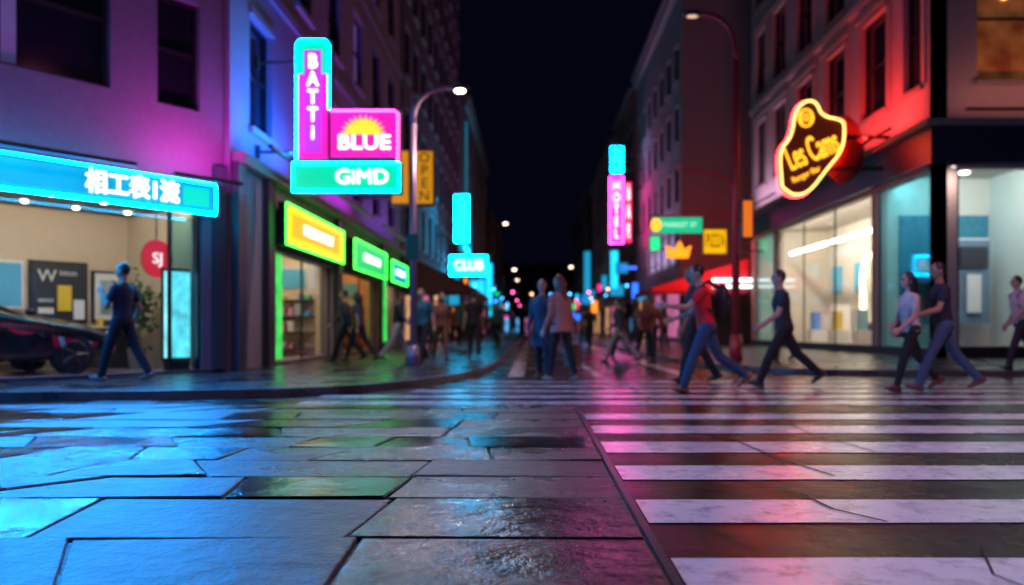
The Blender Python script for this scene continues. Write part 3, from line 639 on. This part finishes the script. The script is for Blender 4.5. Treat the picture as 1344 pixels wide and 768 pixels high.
area_u('display_light',V((12.8,21.2,5.1)),(0,1,-.7),V((1,0,0)),3.6,.2,110,(1,.95,.88),R1)
bb=MB()
for (u0,u1,z0,z1) in ops:
    mt=glass('teal_glass',(.35,.75,.85),.3) if (u0>13 or u1<4) else G
    P=lambda u,z:OR+UR*u-NR*.1+Z*z
    bb.poly([P(u0,z0),P(u1,z0),P(u1,z1),P(u0,z1)],mt)
    n=max(1,int((u1-u0)/3.2))
    for k in range(n+1): u=u0+(u1-u0-.06)*k/n; bb.box(OR,UR,NR,u,u+.06,-.12,-.08,z0,z1,M_frame)
for (u0,u1,z0,z1) in fops:
    P=lambda u,z:OF+UF*u-NF*.1+Z*z
    bb.poly([P(u0,z0),P(u1,z0),P(u1,z1),P(u0,z1)],G)
    for k in range(3): u=u0+(u1-u0-.07)*k/2; bb.box(OF,UF,NF,u,u+.07,-.15,-.05,z0,z1,M_frame)
bb.obj('shop_windows',R1)
bb=MB(); 
bb.abox(11.6,13.2,23.6,23.66,1.0,3.4,mat('poster_a',(.12,.2,.28),.6,0,0,5,.9)); bb.abox(11.55,13.25,23.67,23.7,.95,3.45,M_wh); bb.abox(12.5,12.9,23.5,23.56,1.3,2.4,M_wh); bb.abox(11.7,12.2,23.5,23.56,1.9,3.1,M_gy); bb.abox(12.3,13.1,23.52,23.57,2.6,3.2,M_dk)
bb.obj('posters',R1)
added_washer('added_wall_wash',V((9.5,23.2,6.2)),U2,3,190,(1,.03,.03),NR)
added_washer('added_wall_wash',V((9.5,28,6.2)),U2,5,115,(1,.10,.12),NR)
added_washer('added_wall_wash',V((9.5,34.5,6.2)),U2,5,130,(.75,.42,.66),NR)
added_washer('added_wall_wash',V((12.5,19.8,6.2)),V((1,0,0)),4,26,(1,.3,.22),NF)
# neon badge sign
S=empty('neon_badge_sign'); Y=23.2
M_ny=emis('neon_yellow',(1,.42,.02),2.6); M_nw=emis('neon_warm_white',(1,.62,.16),3.2); M_nr=emis('added_red_halo_tube',(1,.006,.006),150)
M_plq=emis('plaque_dark_red',(.10,.012,.004),.45)
out=[(7.08,4.85),(7.0,5.9),(7.35,6.25),(7.45,7.0),(7.75,7.3),(8.05,7.25),(8.2,6.85),(8.75,6.75),(8.85,6.6),(8.8,5.9),(8.3,5.3),(7.85,4.7),(7.4,4.6)]
out=smooth(out+[out[0]],2)
bb=MB(); n=len(out)-1
bb.poly([(x,Y,z) for x,z in out[:-1]],M_plq); bb.poly([(x,Y+.25,z) for x,z in out[:-1]][::-1],M_black)
for k in range(n): (a,c),(d,f)=out[k],out[k+1]; bb.poly([(a,Y,c),(a,Y+.25,c),(d,Y+.25,f),(d,Y,f)],M_black)
bb.ball((9.0,Y+.45,6.0),(.6,.18,1.0),mat('dark_red_oval',(.12,.01,.01),.4),20)
bb.tube([(8.5,Y+.15,6.3),(10.2,Y+.15,6.3)],.06,M_frame); bb.tube([(8.3,Y+.15,5.4),(10.2,Y+.15,5.4)],.06,M_frame)
bb.obj('housing',S)
bb=MB(); bb.tube([(x,Y-.05,z) for x,z in out],.03,M_nw,8)
cx,cz=7.95,5.95
bb.tube([(cx+(x-cx)*1.045,Y+.14,cz+(z-cz)*1.035) for x,z in out],.014,M_nr,6)  # added red tube behind the badge rim, supplying its red glow
bb.tube([(7.75+.2*math.cos(t/12*2*math.pi),Y-.05,6.8+.24*math.sin(t/12*2*math.pi)) for t in range(13)],.028,M_ny,8)
for k in range(4): bb.tube([(7.62+k*.09,Y-.05,6.68),(7.65+k*.09,Y-.05,6.94)],.018,M_ny,6)
bb.obj('neon_tubes',S)
text('lettering','Les Cams',(7.93,Y-.06,5.88),0,.6,M_ny,S,width=1.5,height=.72,off=.0,roll=22,extrude=.02)
text('lettering','Burger Bar',(7.75,Y-.06,5.2),0,.3,M_ny,S,width=.85,height=.2,off=.0,roll=25)
def awning(name,xw,xo,y0,y1,zw,zo,m,valm):
    e=empty(name); bb=MB(); 
    n=10
    for k in range(n):
        a=y0+(y1-y0)*k/n; c=y0+(y1-y0)*(k+1)/n; mm=m if k%2==0 else valm
        bb.poly([(xw,a,zw),(xo,a,zo),(xo,c,zo),(xw,c,zw)],mm); bb.poly([(xo,a,zo),(xo,a+.02,zo-.3),(xo,c-.02,zo-.3),(xo,c,zo)],mm)
    bb.poly([(xw,y0,zw),(xw,y0,zo-.3),(xo,y0,zo-.3),(xo,y0,zo)],m)
    bb.tube([(xw,y0,zo-.2),(xo,y0,zo-.2)],.03,M_frame); 
    for yv in (y0+.1,y1-.1): bb.tube([(xo*.97+xw*.03,yv,.1),(xo*.97+xw*.03,yv,zo)],.04,M_frame)
    bb.obj('canopy',e); return e
awning('shop_awning',-5.2,-2.3,33.5,44,3.9,2.5,mat('awning_maroon',(.2,.03,.06),.8),mat('awning_dark',(.08,.04,.07),.8))
aw=awning('shop_awning',10.1,5.6,38.2,44.8,4.1,2.75,mat('awning_red',(.7,.02,.04),.8),mat('awning_red2',(.6,.02,.05),.8))
bb=MB(); bb.tube([(8.4,38.0,3.1),(10.3,38.0,3.1)],.07,emis('cool_tube',(.6,.9,1),5)); bb.tube([(8.4,38.0,2.8),(10.3,38.0,2.8)],.05,emis('cool_tube',(.6,.9,1),5)); bb.obj('tube_lights',aw)
area_u('lamp',V((7.6,36.6,5.6)),(0,.9,-1),V((1,0,0)),3,.2,220,(1,.10,.13),aw)
# ---------------------------------------------------------------- street lamps
def arc(p0,p1,n=8,up=.6):
    p0,p1=V(p0),V(p1); c=V((p0.x,p0.y,p1.z)); return [(p0*(1-t)**2+c*2*t*(1-t)+p1*t*t) for t in [k/n for k in range(n+1)]]
LP=empty('unseen_fill_lamp'); bb=MB(); x,Y=-2.34,16.2; M_vp=mat('violet_grey_pole',(.3,.2,.28),.35,.3,.02)
bb.tube([(x,Y,.1),(x,Y,.5)],[.13,.11],M_vp,12); bb.tube([(x,Y,.5),(x,Y,4.9)],[.075,.055],M_vp,12); bb.tube(arc((x,Y,4.9),(-1.55,Y,5.6)),.04,M_vp)
bb.tube([(x,Y,4.9),(x,Y,5.5)],[.055,.03],M_vp); bb.obj('pole',LP,smooth=True)
bb=MB(); bb.ball((-1.42,Y,5.6),(.2,.1,.07),M_pole); bb.ball((-1.42,Y,5.55),(.11,.08,.05),emis('lamp_lens',(1,.92,.8),30)); bb.obj('head',LP,smooth=True)
bb=MB(); bb.abox(x-.12,x+.12,Y-.12,Y-.08,2.2,2.7,mat('green_plate',(.02,.12,.08),.4)); bb.obj('plate',LP)
area('lamp',(-1.42,16.2,5.48),(0,0,-1),.25,.12,120,(1,.75,.75),LP)
LP=empty('unseen_fill_lamp'); bb=MB(); x,Y=4.83,19.4; M_rp=mat('red_lit_pole_tint',(.6,.06,.07),.4,.2,.02)  # red neon light falling on this pole is put into its base colour
bb.tube([(x,Y,.1),(x,Y,.7)],[.16,.13],M_rp,12); bb.tube([(x,Y,.7),(x,Y,7.2)],[.1,.07],M_rp,12); bb.tube(arc((x,Y,7.2),(4.0,Y,8.3)),.055,M_rp)
bb.tube(arc((x,Y,3.9),(3.45,Y,4.6)),.05,M_rp); bb.obj('pole',LP,smooth=True)
bb=MB(); bb.ball((3.8,Y,8.3),(.3,.12,.08),M_pole); bb.ball((3.8,Y,8.24),(.15,.08,.04),emis('lamp_dim',(1,.6,.4),1)); bb.obj('head',LP,smooth=True)
S=empty('street_name_sign'); bb=MB(); bb.abox(2.85,4.03,19.36,19.4,3.1,3.47,emis('sign_green_lit',(0,.55,.25),1.0)); bb.tube([(2.8,19.45,3.5),(4.83,19.45,3.5)],.03,M_rp); bb.ball((2.93,19.33,3.29),(.13,.03,.15),emis('orange_spot',(1,.3,.02),2.5)); bb.obj('plate',S)
text('lettering','MARKET ST',(3.5,19.35,3.29),0,.2,emis('pale_green_text',(.5,1,.7),1,nee=False),S,width=.8,height=.12)
S=empty('pedestrian_signal'); bb=MB(); bb.abox(4.95,5.22,19.3,19.5,2.95,3.9,M_black); bb.abox(4.98,5.19,19.27,19.298,3.0,3.85,emis('signal_orange',(1,.2,.01),.8)); bb.tube([(4.83,19.4,3.4),(4.96,19.4,3.4)],.03,M_rp); bb.obj('housing',S)
for (x,Y,z,sg) in ((-2.9,62,8.8,1),(-2.4,70,5.9,1),(4.5,75,6.5,-1),(4.8,100,6.5,-1),(-2.6,95,6.5,1)):
    LP=empty('unseen_fill_lamp'); bb=MB(); bb.tube([(x,Y,.1),(x,Y,z-.3)],[.1,.07],M_pole); bb.tube(arc((x,Y,z-.3),(x+sg*.8,Y,z)),.05,M_pole); bb.ball((x+sg*.9,Y,z),(.18,.1,.08),emis('far_lamp',(1,.75,.5),7)); bb.obj('pole',LP,smooth=True)
def added_fill_lamp(bx,by,hx,hy,z,power,c):  # added lamps outside the frame, giving coloured fill on foreground and people
    LP=empty('unseen_fill_lamp'); bb=MB(); bb.tube([(bx,by,0),(bx,by,z-.8)],[.11,.07],M_pole,12)
    p0,p1=V((bx,by,z-.8)),V((hx,hy,z)); cc=V((bx,by,z)); bb.tube([(p0*(1-t)**2+cc*2*t*(1-t)+p1*t*t) for t in [k/8 for k in range(9)]],.05,M_pole)
    bb.abox(hx-.35,hx+.35,hy-.15,hy+.15,z-.02,z+.08,M_pole); bb.obj('pole_and_head',LP)
    area('lamp',(hx,hy,z-.05),(0,0,-1),.6,.24,power,c,LP)
added_fill_lamp(-10,4.5,-5.5,5.0,7,300,(.02,.20,1))
added_fill_lamp(11,3.5,5.2,3.4,8,440,(.88,.66,.92))
added_fill_lamp(9.5,9.0,6.5,8.2,8,170,(1,.16,.48))
# ---------------------------------------------------------------- people
SKIN=[(.45,.27,.19),(.36,.2,.13),(.25,.13,.08),(.5,.31,.22)]
class Body:
    def __init__(s): s.v=[];s.f=[];s.l=[]
    def rings(s,R,lab):
        i=len(s.v); n=len(R[0])
        for r in R: s.v+=[tuple(p) for p in r]
        for k in range(len(R)-1):
            for q in range(n): s.f.append([i+k*n+q,i+k*n+(q+1)%n,i+(k+1)*n+(q+1)%n,i+(k+1)*n+q]); s.l.append(lab)
        s.f.append([i+q for q in range(n)][::-1]); s.l.append(lab); e=i+(len(R)-1)*n; s.f.append([e+q for q in range(n)]); s.l.append(lab)
    def cap(s,p0,p1,r0,r1,lab,seg=12,flat=None):
        p0,p1=V(p0),V(p1); t=(p1-p0); t=t.normalized() if t.length>1e-6 else Z
        a=(flat-t*flat.dot(t)).normalized() if flat is not None else t.orthogonal().normalized(); b_=t.cross(a); fl=.55 if flat is not None else 1
        R=[]
        def ring(c,r): return [c+(a*math.cos(2*math.pi*q/seg)*fl+b_*math.sin(2*math.pi*q/seg))*r for q in range(seg)]
        for k in range(4): th=math.pi/2*(1-k/4)*.97; R.append(ring(p0-t*r0*math.sin(th)*(fl if flat is not None else 1),r0*math.cos(th)))
        R.append(ring(p0,r0)); R.append(ring(p1,r1))
        for k in range(1,5): th=math.pi/2*(k/4)*.97; R.append(ring(p1+t*r1*math.sin(th)*(fl if flat is not None else 1),r1*math.cos(th)))
        s.rings(R,lab)
    def ell(s,T,c,r,lab,seg=16):
        R=[]; n=10
        for k in range(n+1):
            ph=math.pi*(.02+.96*k/n); R.append([T@V((c[0]+r[0]*math.sin(ph)*math.cos(2*math.pi*q/seg),c[1]+r[1]*math.sin(ph)*math.sin(2*math.pi*q/seg),c[2]-r[2]*math.cos(ph))) for q in range(seg)])
        s.rings(R,lab)
    def loft(s,T,L,lab,seg=20):
        s.rings([[T@V((c[0]+rx*math.cos(2*math.pi*q/seg),c[1]+ry*math.sin(2*math.pi*q/seg),c[2])) for q in range(seg)] for (c,rx,ry) in L],lab)
def rad(a): return math.radians(a)
def person(name,x,y,z,head,H,legs,arms,shirt,pants,shoes=(.03,.03,.03),hairc=(.015,.01,.008),skin=0,lean=4,female=False,hair='short',long_sleeve=False,coat=0,hturn=0,htilt=0,vox=.0105,skirt=False,bag=None,fingers=True):
    """legs: ((thigh,knee,footpitch) L, R)   arms: ((swing,abduct,elbow,inward) L,R). local +Y forward, +X right"""
    B=Body(); PZ=.93; T=Matrix.Translation((0,0,PZ))@Matrix.Rotation(rad(-lean),4,'X')
    f=.9 if female else 1.0
    hipw=.172 if female else .163
    B.loft(T,[((0,-.005,-.1),.10,.08),((0,-.01,-.07),hipw*.95,.115),((0,-.01,.0),hipw,.122),((0,0,.07),.152*f,.108)],'pants')
    tor=[((0,0,-.03 if not coat else -.06),hipw+.012,.128),((0,0,.06),.160*f,.120),((0,.005,.14),.146*f,.112),((0,.01,.24),.158*f,.118+(.01 if female else 0)),((0,.01,.35),.178*f,.128+(.012 if female else 0)),((0,0,.43),.186*f,.112),((0,-.005,.475),.165*f,.09),((0,-.005,.515),.10,.07),((0,0,.535),.06,.058)]
    if coat: tor=[((0,-.01,-coat),hipw+.05,.16),((0,-.01,-coat*.5),hipw+.035,.145)]+[((c[0],c[1],c[2]),a+.014,b_+.014) for c,a,b_ in tor]
    B.loft(T,tor,'shirt')
    if skirt: B.loft(T,[((0,0,-.42),.2,.17),((0,0,-.2),.19,.15),((0,0,.03),hipw,.125)],'pants')
    B.cap(T@V((0,-.01,.5)),T@V((0,.012,.63)),.056*f,.052*f,'skin')
    Hd=T@Matrix.Translation((0,.01,.6))@Matrix.Rotation(rad(lean*.8),4,'X')@Matrix.Rotation(rad(hturn),4,'Z')@Matrix.Rotation(rad(-htilt),4,'X')
    h=lambda *c:Hd@V(c)
    B.ell(Hd,(0,.008,.105),(.073,.092,.112),'skin'); B.ell(Hd,(0,.038,.045),(.054,.055,.055),'skin')
    B.cap(h(0,.098,.105),h(0,.112,.078),.010,.015,'skin',8); 
    for sg in (1,-1):
        B.ell(Hd,(sg*.075,.0,.09),(.012,.022,.032),'skin',8); B.ell(Hd,(sg*.03,.088,.108),(.013,.011,.009),'eye',8); B.cap(h(sg*.018,.096,.125),h(sg*.045,.085,.127),.006,.005,'hair',6)
    B.cap(h(-.02,.088,.045),h(.02,.088,.045),.009,.009,'lip',8)
    B.ell(Hd,(0,-.012,.128),(.081,.092,.1),'hair')
    if hair in('long','pony'):
        B.ell(Hd,(0,-.02,.1),(.088,.09,.115),'hair')
        if hair=='long':
            B.cap(h(0,-.055,.08),h(.01,-.1,-.2),.085,.06,'hair',14); B.cap(h(.06,-.02,.07),h(.075,-.04,-.16),.035,.03,'hair'); B.cap(h(-.06,-.02,.07),h(-.075,-.04,-.16),.035,.03,'hair')
        else: B.cap(h(0,-.1,.14),h(0,-.15,-.08),.035,.018,'hair')
    for sg,(sw,ab,el,inw) in zip((-1,1),arms):
        sh=T@V((sg*.185*f,-.005,.445)); 
        def dirv(a,abd): 
            return V((sg*math.sin(rad(abd)),math.sin(rad(a))*math.cos(rad(abd)),-math.cos(rad(a))*math.cos(rad(abd))))
        d1=dirv(sw,ab); e=sh+d1*.29; d2=dirv(sw+el,ab-inw); wri=e+d2*.255
        sl='shirt' if long_sleeve else 'skin'; g=.008 if long_sleeve else 0
        B.cap(T@V((sg*.13*f,0,.45)),sh,.062*f,.064*f,'shirt')
        B.cap(sh,sh+d1*(.15),.063*f+.002,.056*f+.004,'shirt')
        B.cap(sh,e,(.05+g)*f,(.041+g)*f,sl); B.cap(e,e+d2*.09,(.041+g)*f,(.041+g)*f,sl); B.cap(e+d2*.09,wri-d2*(.0 if not long_sleeve else .02),(.041+g)*f,(.027+g)*f,sl)
        B.cap(wri-d2*.03,wri+d2*.02,.027,.026,'skin',10,None)
        n=V((-sg,0,0)); n=(n-d2*n.dot(d2)).normalized(); s_=n.cross(d2); 
        if s_.dot(V((0,1,.3)))<0: s_=-s_
        pb=wri+d2*.02; pe=wri+d2*.085
        for k in (-1,-.33,.33,1): B.cap(pb+s_*k*.022,pe+s_*k*.03,.017,.0155,'skin',8)
        if fingers:
            for k,lf in zip((1,.33,-.33,-1),(.068,.076,.07,.055)):
                b0=pe+s_*k*.031; m1=b0+(d2*.86+n*.35+s_*k*.12).normalized()*lf*.55; e1=m1+(d2*.5+n*.85).normalized()*lf*.5
                B.cap(b0,m1,.0092,.0088,'skin',8); B.cap(m1,e1,.0088,.0078,'skin',8)
            t0=pb+s_*.03+d2*.01; t1=t0+(s_*.75+d2*.6+n*.3).normalized()*.042; B.cap(t0,t1,.012,.0105,'skin',8); B.cap(t1,t1+(d2*.9+n*.45+s_*.1).normalized()*.032,.0105,.009,'skin',8)
        else: B.cap(pe,pe+(d2+n*.5).normalized()*.06,.03,.02,'skin',8)
    for sg,(th,kn,fp) in zip((-1,1),legs):
        hip=V((sg*.088,0,PZ-.01)); d1=V((sg*.01,math.sin(rad(th)),-math.cos(rad(th)))); k_=hip+d1*.43; a2=th-kn; d2=V((-sg*.01,math.sin(rad(a2)),-math.cos(rad(a2)))); an=k_+d2*.405
        lb='skin' if skirt else 'pants'; g=0 if (female) else .008
        B.cap(hip,k_,.092*(1.02 if female else 1)+g*.5,.06+g,lb,14); B.cap(k_,k_+d2*.14,.06+g,.060+g,lb,14); B.cap(k_+d2*.14,an,.060+g,.044+g*1.6,lb,14)
        B.cap(an-d2*.04,an+d2*.02,.036,.036,'skin' if female else 'pants')
        fd=V((sg*.12,math.cos(rad(fp)),math.sin(rad(fp)))).normalized(); up=V((0,-math.sin(rad(fp)),math.cos(rad(fp))))
        hl=an-up*.045-fd*.045; ml=an-up*.05+fd*.07; to=an-up*.058+fd*.155
        B.cap(an+up*.0,an-up*.04,.043,.045,'shoe'); B.cap(hl,ml,.043,.046,'shoe',12); B.cap(ml,to,.046,.036,'shoe',12,up)
        B.cap(hl-up*.018,to-up*.005,.045,.04,'shoe',12,up)
    zmin=min(v[2] for v in B.v); s=H/1.76
    me=bpy.data.meshes.new('src'); me.from_pydata([((v[0])*s,v[1]*s,(v[2]-zmin)*s) for v in B.v],[],B.f); me.update()
    bvh=BVHTree.FromPolygons([tuple(v.co) for v in me.vertices],B.f)
    bm=bmesh.new(); bm.from_mesh(me); bmesh.ops.recalc_face_normals(bm,faces=bm.faces); bm.to_mesh(me); bm.free()
    o=bpy.data.objects.new(name,me); col.objects.link(o)
    rm=o.modifiers.new('r','REMESH'); rm.mode='VOXEL'; rm.voxel_size=vox; rm.use_smooth_shade=True
    sm=o.modifiers.new('s','SMOOTH'); sm.factor=.5; sm.iterations=2
    dg=bpy.context.evaluated_depsgraph_get(); me2=bpy.data.meshes.new_from_object(o.evaluated_get(dg)); o.modifiers.clear(); o.data=me2; bpy.data.meshes.remove(me)
    labs=['skin','shirt','pants','shoe','hair','eye','lip']
    def cm(pref,c,r): return mat('%s_%02d%02d%02d'%(pref,int(c[0]*99),int(c[1]*99),int(c[2]*99)),c,r,0,.8 if pref=='cloth' else .02,11 if pref=='cloth' else 45,.3)
    sk=SKIN[skin]
    me2.materials.clear()
    for m_ in (cm('skin',sk,.5),cm('cloth',shirt,.85),cm('cloth',tuple(a*.98 for a in pants),.85),cm('shoe',shoes,.5),cm('hair',hairc,.5),mat('eye_dark',(.03,.02,.02),.2,0,0),cm('lip',(sk[0]*.8,sk[1]*.55,sk[2]*.55),.5)): me2.materials.append(m_)
    idx=[]
    for p in me2.polygons:
        r=bvh.find_nearest(p.center); idx.append(labs.index(B.l[r[2]]) if r[2] is not None else 0)
    me2.polygons.foreach_set('material_index',idx); me2.polygons.foreach_set('use_smooth',[True]*len(idx)); me2.update(); me2.name=name
    o.location=(x,y,z); o.rotation_euler=(0,0,rad(head))
    if bag:
        kind,bc=bag; bb=MB(); mb=mat('bag_%02d%02d'%(int(bc[0]*99),int(bc[2]*99)),bc,.6)
        if kind=='backpack':
            bb.ball((0,-.2*s,1.22*s),(.15*s,.1*s,.22*s),mb,16); bb.ball((0,-.27*s,1.15*s),(.11*s,.06*s,.12*s),mb,14)
            for sg in (1,-1): bb.tube([(sg*.1*s,-.15*s,1.38*s),(sg*.11*s,-.02*s,1.47*s),(sg*.12*s,.13*s,1.36*s),(sg*.13*s,.1*s,1.15*s),(sg*.14*s,-.1*s,1.06*s)],.018*s,mb,8)
        elif kind=='shoulder':
            bb.box(V((0,0,0)),V((0,1,0)),V((1,0,0)),-.15*s,.13*s,.19*s,.29*s,.78*s,1.0*s,mb)
            bb.tube([(.24*s,-.12*s,1.0*s),(.2*s,-.08*s,1.25*s),(.16*s,-.02*s,1.46*s),(.2*s,.06*s,1.25*s),(.24*s,.1*s,1.0*s)],.012*s,mb,6)
        else:
            bb.box(V((0,0,0)),V((0,1,0)),V((1,0,0)),-.15*s,.15*s,.2*s,.32*s,.25*s,.6*s,mb); bb.tube([(.26*s,-.08*s,.6*s),(.26*s,0,.74*s),(.26*s,.08*s,.6*s)],.01*s,mb,6)
        bo=bb.obj('bag' if kind!='backpack' else 'backpack',o,smooth=kind=='backpack',bevel=.02 if kind!='backpack' else 0)
    return o
navy=(.014,.02,.045); black=(.012,.012,.015); jean=(.05,.09,.17); dkp=(.010,.012,.022)
person('man_on_phone',-5.72,11.45,.1,80,1.70,((22,6,10),(-20,12,-16)),((24,6,124,22),(-14,16,46,6)),navy,dkp,(.25,.13,.09),skin=1,lean=-2,hturn=8)
person('man_in_red_shirt',2.27,10.65,.0,84,1.74,((24,6,12),(-24,30,-42)),((44,10,50,10),(20,12,52,0)),(.62,.012,.02),(.035,.06,.12),(.28,.1,.06),skin=0,lean=9,bag=('backpack',(.015,.015,.02)),htilt=8)
person('man_in_dark_clothes',2.5,12.6,.0,80,1.80,((14,4,8),(-16,14,-20)),((8,8,16,0),(-14,8,12,0)),(.02,.02,.03),black,skin=2,lean=3)
person('man_in_black_shirt',3.62,11.75,.0,88,1.77,((30,8,16),(-30,18,-36)),((22,8,34,4),(-24,8,26,0)),(.013,.015,.024),(.012,.012,.017),skin=0,lean=6)
person('woman_with_handbag',5.02,10.85,.0,92,1.62,((20,6,10),(-22,20,-30)),((10,10,40,10),(-6,10,70,30)),(.5,.46,.45),(.012,.012,.014),(.1,.02,.02),skin=3,lean=3,female=True,hair='long',bag=('shoulder',(.6,.1,.22)))
person('man_in_navy_shirt',5.5,10.95,.0,82,1.80,((26,6,14),(-26,16,-28)),((24,16,50,20),(-22,10,30,0)),navy,(.05,.095,.18),(.12,.05,.04),skin=1,lean=5,hturn=6)
person('man_with_backpack',8.65,14.5,.1,90,1.72,((22,8,10),(-26,18,-30)),((10,8,40,10),(-14,10,40,0)),(.6,.38,.36),(.02,.02,.03),skin=0,lean=6,bag=('backpack',(.05,.09,.2)))
person('woman_in_tan_coat',.46,12.85,.0,40,1.70,((14,4,6),(-12,10,-14)),((6,6,20,0),(-6,8,14,0)),(.42,.19,.14),(.013,.013,.016),(.25,.1,.06),hairc=(.14,.04,.02),skin=3,female=True,hair='long',long_sleeve=True,coat=.12,bag=('tote',(.15,.07,.04)))
person('woman_in_grey_coat',.18,13.6,.0,170,1.66,((6,4,2),(-8,6,-8)),((10,6,50,20),(0,8,20,0)),(.06,.075,.11),(.03,.03,.04),hairc=(.05,.02,.015),skin=0,female=True,hair='pony',long_sleeve=True,coat=.35)
LV=.016
grp=[(-4.15,18.3,100,1.66,(.05,.05,.08),black,'short'),(-3.8,18.0,70,1.6,(.04,.04,.07),black,'long'),(-3.05,18.6,-80,1.62,(.03,.03,.05),(.4,.42,.45),'short'),(-2.35,17.6,160,1.64,(.02,.14,.19),black,'short'),(-2.05,18.5,200,1.6,(.2,.08,.06),(.16,.07,.05),'long'),(-1.45,20.5,10,1.7,black,black,'short')]
for k,(x,y_,h_,H_,s_,p_,hr) in enumerate(grp):
    a=random.uniform(12,26); person('pedestrian',x,y_,.1,h_,H_,((a,6,6),(-a,16,-20)),((-a,8,20,0),(a,8,30,0)),s_,p_,skin=k%4,female=hr=='long',hair=hr,vox=LV,long_sleeve=k%2==0,fingers=False)
grp=[(2.15,20,60,1.68,(.04,.05,.07),(.3,.27,.24),'short'),(2.9,21,190,1.7,(.2,.05,.05),black,'long'),(3.15,21.6,170,1.72,(.4,.1,.05),(.05,.06,.1),'short'),(2.55,23.5,20,1.7,black,black,'short'),(5.9,19.3,95,1.7,(.05,.05,.08),black,'short')]
for k,(x,y_,h_,H_,s_,p_,hr) in enumerate(grp):
    a=random.uniform(12,28); person('pedestrian',x,y_,0 if x<3.3 else .1,h_,H_,((a,6,6),(-a,16,-20)),((-a,8,20,0),(a,8,30,0)),s_,p_,skin=k%4,female=hr=='long',hair=hr,vox=LV,long_sleeve=k%2==0,fingers=False)
pal=[(.03,.03,.04),(.05,.05,.08),(.3,.06,.05),(.25,.23,.23),(.05,.12,.2),(.2,.12,.08),(.02,.02,.02),(.2,.15,.22)]
for k in range(26):
    y_=random.uniform(28,66); x=random.uniform(-4.6,5.5); a=random.uniform(5,25)
    person('pedestrian',x,y_,.1 if (x<-.75 or x>3.45) else 0,random.choice((0,180,20,200,160,90,-90)),random.uniform(1.6,1.82),((a,5,5),(-a,14,-16)),((-a,8,15,0),(a,8,25,0)),random.choice(pal),random.choice(pal[:2]+[black,jean]),skin=k%4,female=k%3==0,hair='long' if k%3==0 else 'short',vox=.03,long_sleeve=k%2==0,fingers=False)
print('objects',len(bpy.data.objects))
